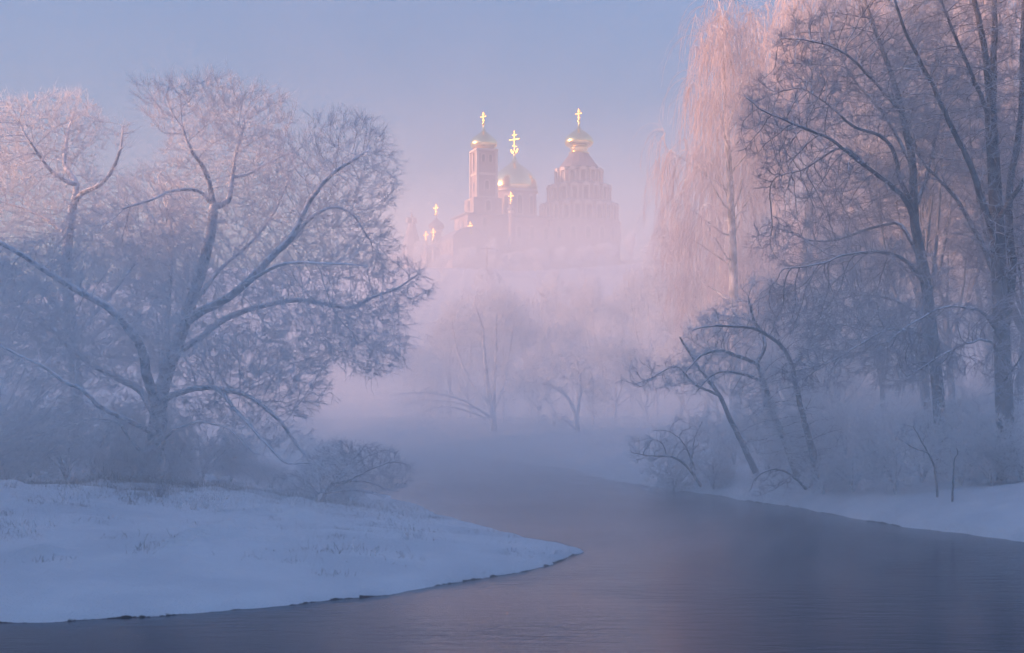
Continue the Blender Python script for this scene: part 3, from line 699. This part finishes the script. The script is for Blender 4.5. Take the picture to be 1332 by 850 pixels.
GL='frosted shrubs below the willows'
sl=[(-10,44,520,'at the left edge of the frame'),(40,46,500,'second from the left edge'),(85,43.5,545,'low in front of the rear willow trunk'),(120,46,505,'between the two willow trunks'),(160,43,560,'left of the great willow trunk'),(225,44,540,'just right of the great willow trunk'),
    (262,45,545,'under the first arching bough'),(300,46,560,'under the second arching bough'),(335,45,590,'rightmost, low, below the bough tips'),(352,42,598,'left of the dark riverside shrub'),(388,40.5,612,'touching the dark riverside shrub'),(452,38.9,616,'tiny, tucked into the dark riverside shrub'),(208,40.8,588,'at the foot of the great willow trunk'),(175,41.2,578,'in front of the great willow, left of its foot'),(242,41,596,'in front of the great willow, right of its foot'),(10,41.5,570,'nearest at the left edge'),(135,41.8,585,'small, nearest to the snow edge')]
for i,(px,d,top,w) in enumerate(sl):
    place('shrub',20+i%2,3,FR,'frosted_shrub',px,d,top=top,label='dense white frosted shrub '+w,cat='shrub',group=GL)
for px,d,top,k,sd,lab in [(215,55,260,'upright',4,'pale slim tree straight behind the willow trunk')]:
    place(k,sd,12,FR,'frosted_tree',px,d,top=top,label=lab,group='frosted trees behind the willows')

for x,y,h_,k,sd,w in [(-22,28,20,'bushy',6,'nearer the great willow'),(-30,29,23,'bushy',3,'farther out'),(-24,22,18,'bushy',3,'closest to the camera')]:  # unseen trees added to throw shade across to the right bank
    place(k,sd,12,FR,'added_shade_tree',0,y,h=h_,x=x,label='tall unseen tree added for shade beyond the left edge, '+w,group='added shade trees beyond the left edge')
# riverside tree with fanned stems, and the bent snow-laden one
traced('many_stemmed_tree',97,'frosted tree of fanned stems on the far bank, low boughs reaching left over water','tree',None,
  [([(642,548,0),(640,530,0),(635,508,0),(630,469,0),(627,426,0),(619,400,0)],.22,.05),([(641,530,0),(625,512,0),(605,482,.5),(592,442,1),(587,409,1)],.14,.03),([(642,530,0),(643,500,-.3),(646,459,-.5),(645,415,-.5)],.14,.04),
   ([(641,540,0),(655,500,.5),(662,460,1),(668,425,1)],.1,.03),([(640,545,0),(622,532,-.6),(600,520,-1),(576,514,-1.5),(543,511,-2),(518,513,-2.4)],.11,.02),([(636,545,0),(610,536,-1),(585,530,-1.6),(560,532,-2),(545,545,-2.2)],.08,.02),([(620,532,-.6),(580,522,-.8),(545,522,-1.2),(530,528,-1.4)],.06,.02)],
  [(625,420,45,42,0,2.4),(600,450,40,45,.5,2.2),(655,440,36,50,0,2.2),(560,515,42,14,-1.6,1.6),(570,535,30,14,-1.8,1.4),(640,500,50,36,0,2)],2600,FR,D=.34,infl=2.2,twl=.7,twr=.010,per=2.2,tip=.011,up=.25)
traced('bent_tree',88,'small bent tree bowed under snow, standing in mist at the right of the far bank','tree',None,
  [([(753,590,0),(752,560,0),(750,540,0),(742,522,0),(728,505,0)],.17,.08),([(750,545,0),(755,510,.3),(752,480,.4),(745,462,.4),(731,470,.3)],.09,.03),([(752,490,.3),(765,478,.2),(772,500,0),(770,520,0)],.06,.02),([(742,522,0),(720,505,-.4),(700,498,-.6),(678,500,-.8)],.07,.02),([(750,560,0),(735,548,-.4),(718,552,-.8),(702,558,-1)],.06,.02)],
  [(735,485,36,24,0,1.4),(765,490,18,30,0,1),(705,505,30,20,-.6,1.2),(720,550,26,16,-.6,1)],900,FR,D=.26,infl=2,twl=.5,twr=.013,per=2.0,tip=.013,up=-.1,droop=.1)

# sprays of dry stalks standing in the snow
def stalk_plant(px,py,hpx,label,n=9,group='frosted weeds on the left bank',mat=None,spread=.35,cat='weed',name='frosted_weed'):
    d=42.; n=max(n,5)
    for _ in range(12):
        x=(px-666)/FPX*d; z=ground(x,d); d=(CAMZ-z)*FPX/(py-HOR)
    x=(px-666)/FPX*d; h=hpx/FPX*d; z=ground(x,d)
    e=empty(name,(x,d,z)); tag(e,label,cat,group)
    b=np.column_stack([rng.normal(0,.04,n),rng.normal(0,.04,n),np.full(n,-.03)])
    dr=unit(np.column_stack([rng.normal(0,spread,n),rng.normal(0,spread,n),np.ones(n)]))
    V,F=twig_mesh(b,dr,h*rng.uniform(.5,1.1,n),np.full(n,.006),.1,4,3,.3,.6)
    np_mesh('stalks',V,F,mat or M_TWF,e)
for px,py,hp,lab,n in [(207,645,24,'small clump of frosty dead stalks on the snow below the willow trunk',22),(188,644,12,'tiny tuft of dead stalks left of the stalk clump below the willow',9),(266,662,34,'tall frosted weed, leftmost of the cluster right of the willow',14),
   (285,668,36,'frosted weed with drooping heads beside the tallest in the cluster',12),(250,668,26,'spreading frosted weed in the middle of the left bank cluster',16),(232,664,20,'short frosted weed at the left of the cluster',14),
   (40,697,26,'thin frosted stem standing alone near the left edge',3),(12,640,22,'frosted stems at the left edge by the shrubs',7),(70,690,20,'slim frosted stem right of the lone one at left',3),
   (350,668,22,'thin upright frosted stem in the middle of the left bank',3),(529,702,24,'pale frosted weed clump on the right half of the left bank',12),(546,701,14,'dark little tuft right of the pale weed clump',6),
   (486,724,16,'slanting frosted twig low on the left bank slope',4),(462,718,26,'thin pair of frosted stalks near the slanting twig',4),(553,660,34,'single tall frosted stem on the far edge of the bank',3),
   (665,718,10,'tiny frosted sprig near the tip of the left bank',6),(690,716,8,'last frosted sprig at the tip of the left bank',4),(85,640,20,'frosted tuft at the foot of the left shrubs',10),(380,662,18,'frosted tuft left of the riverside shrub',10)]:
    stalk_plant(px,py,hp,lab,n,mat=M_TWF if n not in (22,9,6) else M_TWD)
# uncountable dry grass and snow-crusted tufts
def grass():
    Vs=[];Fs=[];off=0
    def patch(cx,cy,sx,sy,n,h,rad=.004):
        nonlocal off
        x=rng.normal(cx,sx,n); y=rng.normal(cy,sy,n); z=height(x,y); k=z>.06
        b=np.column_stack([x,y,z-.01])[k]; n2=len(b)
        if n2==0: return
        dr=unit(np.column_stack([rng.normal(0,.55,n2),rng.normal(0,.55,n2),np.ones(n2)]))
        V,F=twig_mesh(b,dr,h*rng.uniform(.3,1.2,n2),np.full(n2,rad),.2,3,1,.5,.6); Vs.append(V); Fs.append(F+off); off+=len(V)
    patch(-9,35.5,1.2,1.0,700,.2); patch(-8,38,2.0,1.0,500,.2); patch(-12,33,2.4,1.6,260,.12); patch(-5,37,1.5,1.0,300,.14)
    patch(-11,40.2,3.6,.5,1600,.28,.005); patch(-6.5,39.6,1.6,.5,700,.26,.005); patch(-3,35,1.2,.8,160,.12); patch(-14,38,3,1.2,400,.16)
    for _ in range(90):
        cx=rng.uniform(-13,0); cy=rng.uniform(23,38); patch(cx,cy,rng.uniform(.1,.5),.12,int(rng.uniform(6,34)),rng.uniform(.07,.16))
    # along the waterline
    for a,b in zip(LEFT[2:10],LEFT[3:11]):
        m=int(60*np.hypot(*(b-a))/2); t=rng.random(m); x=a[0]+(b[0]-a[0])*t+rng.normal(0,.12,m); y=a[1]+(b[1]-a[1])*t+rng.normal(0.1,.14,m); z=height(x,y); k=(z>.02)&(rng.random(m)<np.clip(fbm(x,y,2.0,2,77)*3+.4,0,1))
        bb=np.column_stack([x,y,z-.01])[k]
        if len(bb)==0: continue
        dr=unit(np.column_stack([rng.normal(0,.8,len(bb)),rng.normal(-.3,.6,len(bb)),np.full(len(bb),.35)]))
        V,F=twig_mesh(bb,dr,.10*rng.uniform(.4,1.3,len(bb)),np.full(len(bb),.004),.2,3,1,.5,.6); Vs.append(V); Fs.append(F+off); off+=len(V)
    o=np_mesh('dry_grass',np.vstack(Vs),np.vstack(Fs),M_GRASS); tag(o,kind='stuff')
M_GRASS=surf_mat('frosted_dry_grass',(.5,.5,.5),(.16,.14,.12),3,.9)
grass()
print('plants done',time.time()-T0)
# ------------------------------------------------------------------ monastery on the hill
M_PLASTER=surf_mat('old_plaster',(.30,.23,.21),(.24,.18,.17),.25,.85,snow=(.6,.9,(.8,.8,.84)))
M_TRIM=surf_mat('pale_stone_trim',(.50,.42,.36),(.42,.35,.3),.4,.8)
M_GOLD=surf_mat('gilding',(1.0,.78,.38),(.92,.68,.30),.6,.23,metal=1.0)
M_CROSS=surf_mat('bright_gilding',(.55,.37,.09),None,1,.5,metal=1.0)
M_ROOF=surf_mat('grey_metal_roof',(.10,.095,.115),(.16,.15,.17),.3,.5)
M_DARK=surf_mat('dark_window_opening',(.04,.04,.05),None,1,.5)
M_WOOD=surf_mat('weathered_pole_wood',(.10,.08,.07),(.16,.14,.12),3,.9)
CD=360.; S=CD/FPX
ZC=lambda py: CAMZ+(HOR-py)*S
XC=lambda px:(px-666)*S
class B:
    """collects shapes of one part in local coordinates"""
    def __init__(s): s.v=[]; s.f={3:[],4:[]}; s.n=0; s.ng=[]
    def add(s,V,F):
        for f in F: 
            s.ng.append([i+s.n for i in f])
        s.v+= [tuple(v) for v in V]; s.n+=len(V); return s
    def box(s,x0,x1,y0,y1,z0,z1):
        V=[(x,y,z) for x in (x0,x1) for y in (y0,y1) for z in (z0,z1)]
        return s.add(V,[(0,1,3,2),(4,6,7,5),(0,4,5,1),(2,3,7,6),(0,2,6,4),(1,5,7,3)])
    def lathe(s,prof,n=32,cx=0,cy=0,rot=0):
        V=[];F=[]
        for r,z in prof:
            for k in range(n):
                a=rot+2*math.pi*k/n; V.append((cx+r*math.cos(a),cy+r*math.sin(a),z))
        for i in range(len(prof)-1):
            for k in range(n):
                k2=(k+1)%n; F.append((i*n+k,i*n+k2,(i+1)*n+k2,(i+1)*n+k))
        F.append(tuple(range(n))[::-1]); F.append(tuple((len(prof)-1)*n+k for k in range(n)))
        return s.add(V,F)
    def prism(s,out,y0,y1,T=None):
        """outline in local x,z extruded in y"""
        n=len(out); V=[(x,y0,z) for x,z in out]+[(x,y1,z) for x,z in out]
        if T is not None: V=[tuple(T@Vector(v)) for v in V]
        F=[tuple(range(n)),tuple(range(2*n-1,n-1,-1))]+[(i,i+n,(i+1)%n+n,(i+1)%n) for i in range(n)]
        return s.add(V,F)
    def build(s,name,mat,parent,smooth=False,loc=None,rz=0):
        me=bpy.data.meshes.new(name); me.from_pydata(s.v,[],s.ng); me.materials.append(mat)
        me.validate(); 
        import bmesh
        bm=bmesh.new(); bm.from_mesh(me); bmesh.ops.recalc_face_normals(bm,faces=bm.faces); bm.to_mesh(me); bm.free()
        if smooth:
            me.polygons.foreach_set('use_smooth',np.ones(len(me.polygons),bool))
            try: me.set_sharp_from_angle(angle=R(40))
            except Exception: pass
        o=bpy.data.objects.new(name,me); o.rotation_euler[2]=rz
        if loc: o.location=loc
        return link(o,parent)
def arch(w,h,n=8):
    r=w/2; return [(-r,0),(r,0)]+[(r*math.cos(a),h-r+r*math.sin(a)) for a in np.linspace(0,math.pi,n)]
ONION=[(.62,0),(.80,.06),(.95,.16),(1,.28),(.97,.40),(.86,.52),(.68,.64),(.48,.74),(.30,.83),(.17,.91),(.08,1.02),(.05,1.15),(.04,1.3)]
HELM=[(.95,0),(1,.10),(1,.22),(.96,.36),(.86,.52),(.70,.66),(.52,.77),(.36,.86),(.22,.94),(.12,1.04),(.06,1.18),(.045,1.34)]
def smooth_prof(p,R_,Hh,z0,m=4):
    p=np.array([(a,0,b) for a,b in p]); c=catmull(p,.03)[:, [0,2]]; return [(max(.02,a)*R_,z0+b*Hh) for a,b in c]
def cross(parent,x,y,z0,h,t=.34,crescent=False,rz=None):
    """gilded cross with trefoil ends on a ball; its plate faces south-west"""
    b=B(); w=h*.58
    b.box(-t/2,t/2,-.14,.14,0,h); b.box(-w/2,w/2,-.11,.11,h*.60,h*.60+t)
    for cx,cz in ((-w/2,h*.6+t/2),(w/2,h*.6+t/2),(0,h)):
        b.prism([(cx+t*.72*math.cos(a),cz+t*.72*math.sin(a)) for a in np.linspace(0,6.283,9)[:-1]],-.17,.17)
    b.box(-w*.26,w*.26,-.10,.10,h*.82,h*.82+t*.7)
    T=Matrix.Rotation(R(18),4,'Y'); 
    b.prism([(-w*.26,h*.28),(w*.26,h*.28),(w*.26,h*.28+t*.7),(-w*.26,h*.28+t*.7)],-.09,.09,Matrix.Translation((0,0,h*.28))@Matrix.Rotation(R(14),4,'Y')@Matrix.Translation((0,0,-h*.28)))
    if crescent:
        out=[(w*.42*math.cos(a),h*.16+w*.42*math.sin(a)) for a in np.linspace(math.pi*1.05,math.pi*1.95,12)]
        out+=[(w*.30*math.cos(a),h*.20+w*.28*math.sin(a)) for a in np.linspace(math.pi*1.95,math.pi*1.05,12)]
        b.prism(out,-.12,.12)
    o=b.build('cross',M_CROSS,parent,loc=(x,y,z0),rz=(R(-40)-parent_rz(parent)) if rz is None else rz)
    k=B(); k.lathe([(.05,-.5),(.3,-.42),(.42,-.2),(.42,0),(.3,.2),(.05,.3)],12); k.build('ball',M_GOLD,o,True)
    return o
def parent_rz(o):
    r=0
    while o is not None: r+=o.rotation_euler[2]; o=o.parent
    return r
def dome(parent,x,y,z0,Rr,Hh,prof=ONION,mat=None,ribs=0,ch=2.2,t=.34,crescent=False):
    b=B(); b.lathe(smooth_prof(prof,Rr,Hh,0),36)
    for k in range(ribs):
        a=2*math.pi*k/ribs; pr=smooth_prof(prof,Rr*1.015,Hh,0)
        V=[];F=[]
        for i,(r,z) in enumerate(pr):
            for s_ in (-1,1): V.append((r*math.cos(a)-s_*.09*math.sin(a),r*math.sin(a)+s_*.09*math.cos(a),z))
        for i in range(len(pr)-1): F.append((2*i,2*i+1,2*i+3,2*i+2))
        b.add(V,F)
    o=b.build('dome',mat or M_GOLD,parent,True,loc=(x,y,z0))
    top=prof[-1][1]*Hh; cross(o,0,0,top-.05,ch,t,crescent); return o
def window(parent,x,y,z,w,h,face=0,frame=True,name='window'):
    """arched opening on a wall; face = rotation of the outward normal from -y"""
    f=B(); f.prism(arch(w*1.45,h*1.16),-.10,.02); o=f.build(name,M_TRIM,parent,loc=(x,y,z),rz=face)
    g=B(); g.prism([(a,c+h*.04) for a,c in arch(w,h)],-.14,-.104); g.build('pane',M_DARK,o); return o
def bld(name,px,dy,label,cat='building',rz=R(20),zb=None):
    x=XC(px); y=CD+dy; z=ground(x,y)-1 if zb is None else zb
    e=empty(name,(x,y,z),rz); tag(e,label,cat,'monastery buildings on the hill'); return e
# bell tower
def bell_tower():
    e=bld('bell_tower',629.5,-4,'slender square bell tower under a gold onion dome, left of the big dome','bell tower'); z0=e.location.z; Z=lambda py:ZC(py)-z0
    a=2.5
    b=B(); b.box(-a,a,-a,a,Z(262)-.2,Z(201)); b.build('upper_tier',M_PLASTER,e)
    for q_,u0,u1 in ((.35,202,199.5),(.2,233,230),(.23,263,260.5)):
        c=B(); c.box(-a-q_,a+q_,-a-q_,a+q_,Z(u0),Z(u1)); c.build('cornice',M_TRIM,e)
    for s in (-1,1):
        for q in (-1,1):
            p=B(); p.box(s*a-.3,s*a+.3,q*a-.3,q*a+.3,Z(260),Z(202.4)); p.build('pilaster',M_TRIM,e)
    for x in (-.95,.95): window(e,x,-a,Z(217),.75,1.9)
    window(e,-a,0,Z(228),1.1,4.8,R(-90),name='louvred_opening')
    window(e,-a,0,Z(254),1.0,2.4,R(-90)); window(e,0,-a,Z(252),1.0,2.2)
    dome(e,0,0,Z(199),3.4,5.1,ONION,ribs=0,ch=2.7,t=.20)
    b=B(); b.box(-a-1.3,a+1.1,-a-1.0,a+1.3,Z(284),Z(262.6)); b.build('middle_tier',M_PLASTER,e)
    window(e,-a-1.3,0,Z(280),2.3,2.9,R(-90)); window(e,0,-a-1.0,Z(280),1.2,2.6)
    b=B(); b.box(-a-3.4,a+1.9,-a-2.6,a+3,Z(330)-6,Z(286.5)); b.build('lower_tier',M_PLASTER,e)
    r=B(); r.box(-a-4.3,a+2.5,-a-3.3,a+3.6,Z(286.4),Z(284.6)); r.build('eaves',M_ROOF,e)
    window(e,-a-3.4,-1.2,Z(302),1.0,2.1,R(-90)); window(e,-1.5,-a-2.6,Z(301),1.0,2.2); window(e,-a-3.4,1.8,Z(302),1.0,2.1,R(-90))
bell_tower()
# cathedral with the great dome
def cathedral():
    e=bld('domed_cathedral',669.5,6,'broad cathedral drum with the largest golden dome, standing between the two towers','cathedral'); z0=e.location.z; Z=lambda py:ZC(py)-z0
    Rr=5.5
    b=B(); b.lathe([(Rr,Z(284)),(Rr,Z(247))],32); b.build('drum',M_PLASTER,e,True)
    c=B(); c.lathe([(Rr,Z(248)),(Rr+.5,Z(246.5)),(Rr+.5,Z(244.5)),(Rr-.2,Z(244))],32); c.build('cornice',M_TRIM,e,True)
    for k in range(10):
        an=R(-90)+k*2*math.pi/10+R(-6); window(e,Rr*math.cos(an),Rr*math.sin(an),Z(278),1.15,4.6,an+R(90))
    dome(e,0,0,Z(244.2),5.85,7.5,HELM,ch=5.3,t=.24,crescent=True)
    b=B(); b.box(-8,8.5,-8,9,Z(372),Z(284.4)); b.build('nave',M_PLASTER,e)
    r=B(); r.box(-8.5,9,-8.5,9.5,Z(284.2),Z(281.5)); r.build('roof',M_ROOF,e)
    for x in (-5.5,-1.8,1.8,5.5): window(e,x,-8,Z(312),1.0,3.0)
    for y in (-5,0,5): window(e,-8,y,Z(312),1.0,3.0,R(-90))
cathedral()
# stepped rotunda with tent roof
def rotunda():
    e=bld('tent_roofed_rotunda',755,8,'massive stepped rotunda with columned dormers and a gold onion on its tent roof','church'); z0=e.location.z; Z=lambda py:ZC(py)-z0
    xo=-1.15
    tiers=[(6.05,235,213,14,4.3),(8.1,259,233.5,18,4.7),(10.0,284,258,22,4.7)]
    b=B(); b.lathe([(5.4,Z(213.2)),(5.1,Z(211)),(2.75,Z(195)),(2.6,Z(193.5))],16); b.build('tent_roof',M_ROOF,e,False)
    n=B(); n.lathe([(2.55,Z(193.6)),(2.75,Z(192)),(2.1,Z(190.5)),(2.3,Z(188)),(2.4,Z(185.5)),(1.9,Z(185))],24); n.build('gilt_collar',M_GOLD,e,True)
    dome(e,0,0,Z(185.2),3.75,5.4,ONION,ribs=12,ch=3.0,t=.20)
    for (r,yb,yt,m,wh) in tiers:
        b=B(); b.lathe([(r-.55,Z(yb+2)),(r-.55,Z(yt+3))],48); b.build('tier_wall',M_PLASTER,e,True)
        q=B(); q.lathe([(r+.1,Z(yt+4.5)),(r+.1,Z(yt+3.2)),(r-2.3,Z(yt-1))],48); q.build('tier_roof',M_ROOF,e,True)
        for k in range(m):
            an=2*math.pi*k/m; T=Matrix.Translation((r*math.cos(an),r*math.sin(an),0))@Matrix.Rotation(an+R(90),4,'Z')
            w=2*math.pi*r/m*.36; hh=wh*.74; zb=Z(yb)
            d_=B(); 
            d_.prism([(-w*1.0,zb+hh),(w*1.0,zb+hh),(w*1.0,zb+hh+.25),(w*.55,zb+hh+.75),(0,zb+hh+.95),(-w*.55,zb+hh+.75),(-w*1.0,zb+hh+.25)],-.35,.5,T)
            for s_ in (-1,1): d_.prism([(s_*w*.8-.16,zb),(s_*w*.8+.16,zb),(s_*w*.8+.16,zb+hh),(s_*w*.8-.16,zb+hh)],-.25,.12,T)
            d_.prism([(-w*1.0,zb-.3),(w*1.0,zb-.3),(w*1.0,zb-.02),(-w*1.0,zb-.02)],-.35,.5,T)
            o=d_.build('dormer',M_TRIM,e)
            g=B(); g.prism([(a_,zb+.1+c_) for a_,c_ in arch(w*.95,hh*.88)],-.05,.3,T); g.build('opening',M_DARK,o)
    b=B(); b.lathe([(10.7,Z(370)),(10.7,Z(286))],48); b.build('lower_wall',M_PLASTER,e,True)
    q=B(); q.lathe([(11.0,Z(287.2)),(11.0,Z(285.6)),(9.4,Z(283))],48); q.build('lower_roof',M_ROOF,e,True)
    for k in range(18):
        an=2*math.pi*k/18; window(e,10.7*math.cos(an),10.7*math.sin(an),Z(312),1.1,3.0,an+R(90))
rotunda()
# gallery roof left of the tower, low buildings
def lower_church():
    e=bld('lower_church',608,-16,'low curved-gabled church with a small gold cross at the bell tower foot','church'); z0=e.location.z; Z=lambda py:ZC(py)-z0
    w=4.4
    b=B(); out=[(-w,Z(378)),(w,Z(378)),(w,Z(322)),(w*.8,Z(316)),(w*.45,Z(311)),(0,Z(309.5)),(-w*.45,Z(311)),(-w*.8,Z(316)),(-w,Z(322))]; b.prism(out,-4,7); b.build('hall',M_PLASTER,e)
    r=B(); out=[(w+.25,Z(322.5)),(w*.8+.2,Z(315)),(w*.45,Z(310)),(0,Z(308.3)),(-w*.45,Z(310)),(-w*.8-.2,Z(315)),(-w-.25,Z(322.5)),(-w-.25,Z(324)),(-w*.8,Z(316.6)),(-w*.45,Z(311.6)),(0,Z(310)),(w*.45,Z(311.6)),(w*.8,Z(316.6)),(w+.25,Z(324))]
    r.prism(out,-4.5,7.4); r.build('roof',M_ROOF,e)
    for y in (-2,1.2,4.4): window(e,-w,y,Z(337),.9,2.2,R(-90))
    for x in (-1.9,1.9): window(e,x,-4,Z(340),.8,2.0)
    cross(e,0,-4.1,Z(315.5)+.1,2.4,.22)
    b=B(); b.box(w-.1,w+5,-3,5,Z(378),Z(331)); b.build('porch',M_PLASTER,e)
    r=B(); r.box(w-.3,w+5.3,-3.3,5.3,Z(330.8),Z(329.2)); r.build('porch_roof',M_ROOF,e)
lower_church()
def turret(px,dy,cy,dw,base_py,label,cr=2.7,mat=None,hgt=1.2):
    e=bld('chapel_turret',px,dy,label,'chapel'); z0=e.location.z; Z=lambda py:ZC(py)-z0
    Rr=dw*S/2; Hd=Rr*2*.62*hgt/1.2
    zt=Z(cy)-ONION[-1][1]*Hd
    b=B(); b.lathe([(Rr*.62,Z(base_py)),(Rr*.62,zt-.25)],16); b.build('drum',M_PLASTER,e,True)
    c=B(); c.lathe([(Rr*.62,zt-.5),(Rr*.78,zt-.3),(Rr*.78,zt),(Rr*.6,zt+.05)],16); c.build('cornice',M_TRIM,e,True)
    for k in range(6):
        an=k*math.pi/3+.3; window(e,Rr*.62*math.cos(an),Rr*.62*math.sin(an),zt-Rr*1.3,Rr*.22,Rr*.8,an+R(90))
    dome(e,0,0,zt,Rr,Hd,ONION,mat=mat,ch=cr*.92,t=.22)
    return e,Z
e,Z=turret(567,2,277.5,21,345,'chapel with a grey onion dome and gold cross, left of the bell tower',2.7,M_ROOF,1.5)
b=B(); b.box(-3.2,3.2,-3.2,3.2,Z(378),Z(326)); b.build('chapel_body',M_PLASTER,e)
r=B(); r.lathe([(4.9,Z(326.5)),(4.9,Z(325.4)),(1.6,Z(317))],4,rot=R(45)); r.build('roof',M_ROOF,e)
turret(557.5,-10,320,7,365,'left one of two tiny gold-crossed turrets below the grey dome',2.6)
turret(567.5,-12,318,7,365,'right one of two tiny gold-crossed turrets below the grey dome',2.7)
turret(665,-14,274,10,372,'small chapel turret with a gold cross in front of the big dome',2.7,M_ROOF,1.6)
def spire_tower():
    e=bld('spired_tower',530.5,14,'dark pointed wall tower with a steep spire, leftmost building of the monastery','tower'); z0=e.location.z; Z=lambda py:ZC(py)-z0
    b=B(); b.lathe([(2.6,Z(375)),(2.6,Z(318))],8); b.build('wall',M_PLASTER,e)
    r=B(); r.lathe([(2.9,Z(319)),(2.9,Z(317)),(1.1,Z(285)),(.9,Z(281)),(.5,Z(275)),(.07,Z(264))],8); r.build('spire',M_ROOF,e)
    for k in range(4):
        T=Matrix.Rotation(k*math.pi/2+.3,4,'Z'); g=B(); zz=Z(281); g.prism([(-.5,zz),(.5,zz),(.5,zz+.9),(0,zz+1.5),(-.5,zz+.9)],-1.5,-.3,T); g.build('dormer',M_ROOF,e)
    f=B(); f.lathe([(.03,Z(264.4)),(.18,Z(263.8)),(.03,Z(263))],8); f.build('finial',M_GOLD,e)
spire_tower()
def wall_run():
    e=bld('monastery_wall',826,12,'long low wall with a thin roof running right from the rotunda','wall',rz=R(6)); z0=e.location.z; Z=lambda py:ZC(py)-z0
    b=B(); b.box(-5.5,4,-.8,.8,Z(378),Z(334.5)); b.build('wall',M_PLASTER,e)
    r=B(); r.prism([(-1.3,Z(334.6)),(1.3,Z(334.6)),(0,Z(331.5))],-5.8,4.2,Matrix.Rotation(R(-90),4,'Z')); r.build('roof',M_ROOF,e)
    for x in (-4,-1.5,1,3): window(e,x,-.8,Z(350),.5,1.4)
wall_run()
def utility_pole():
    d=290.; x=(633.5-666)/FPX*d; g=ground(x,d)
    e=empty('utility_pole',(x,d,g-.3)); tag(e,'thin wooden utility pole with a crossarm in mist before the monastery','pole')
    zt=CAMZ+(HOR-321)/FPX*d-g+.3
    b=B(); b.lathe([(.16,0),(.11,zt)],8); b.build('post',M_WOOD,e,True)
    c=B(); c.box(-1.3,1.3,-.06,.06,zt-.55,zt-.35); c.build('crossarm',M_WOOD,e)
    for q in (-1.1,-.4,.4,1.1):
        i=B(); i.lathe([(.05,zt-.35),(.09,zt-.3),(.09,zt-.18),(.04,zt-.1)],8,cx=q); i.build('insulator',M_TRIM,e,True)
utility_pole()
print('monastery',time.time()-T0)
def build_mist():
    def den(nt):
        g=nd(nt,'ShaderNodeNewGeometry'); s=nd(nt,'ShaderNodeSeparateXYZ'); L(nt,g.outputs['Position'],s.inputs[0])
        e=math_(nt,'MULTIPLY',math_(nt,'EXPONENT',math_(nt,'MULTIPLY',s.outputs[2],-1/H1)),A1)
        mp=nd(nt,'ShaderNodeMapping'); mp.inputs['Scale'].default_value=(1,.7,1.8); L(nt,g.outputs['Position'],mp.inputs[0])
        n=ramp(nt,noise(nt,.085,4,.62,mp.outputs[0],.6),.34,.68,.15,1.9)
        near_=ramp(nt,s.outputs[1],35,85,.6,1); rb=math_(nt,'MULTIPLY',ramp(nt,s.outputs[0],2,10,0,1.3),ramp(nt,s.outputs[1],20,45,.1,1))
        near=math_(nt,'MAXIMUM',math_(nt,'MULTIPLY',near_,ramp(nt,s.outputs[1],16,30,.3,1)),rb)
        e=math_(nt,'MULTIPLY',math_(nt,'MULTIPLY',e,n),math_(nt,'MULTIPLY',near,ramp(nt,s.outputs[1],60,95,1,.45)))
        xs=ramp(nt,s.outputs[0],-42,-16,0,1); e=math_(nt,'MULTIPLY',e,xs)
        far=math_(nt,'MULTIPLY',xs,math_(nt,'MULTIPLY',ramp(nt,s.outputs[1],130,280,0,B1),ramp(nt,s.outputs[2],34,50,1,0)))
        steam=math_(nt,'MULTIPLY',math_(nt,'EXPONENT',math_(nt,'MULTIPLY',s.outputs[2],-1/1.3)),math_(nt,'MULTIPLY',ramp(nt,s.outputs[1],33,70,0,.085),n))
        return math_(nt,'ADD',math_(nt,'ADD',e,far),math_(nt,'MULTIPLY',steam,xs))
    tag(box('river_mist',(-45,10,-1.5),(190,500,65),vol_mat('mist',.01,(.96,.98,1.0),0,den)),kind='stuff')
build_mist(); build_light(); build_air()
print('script',time.time()-T0)
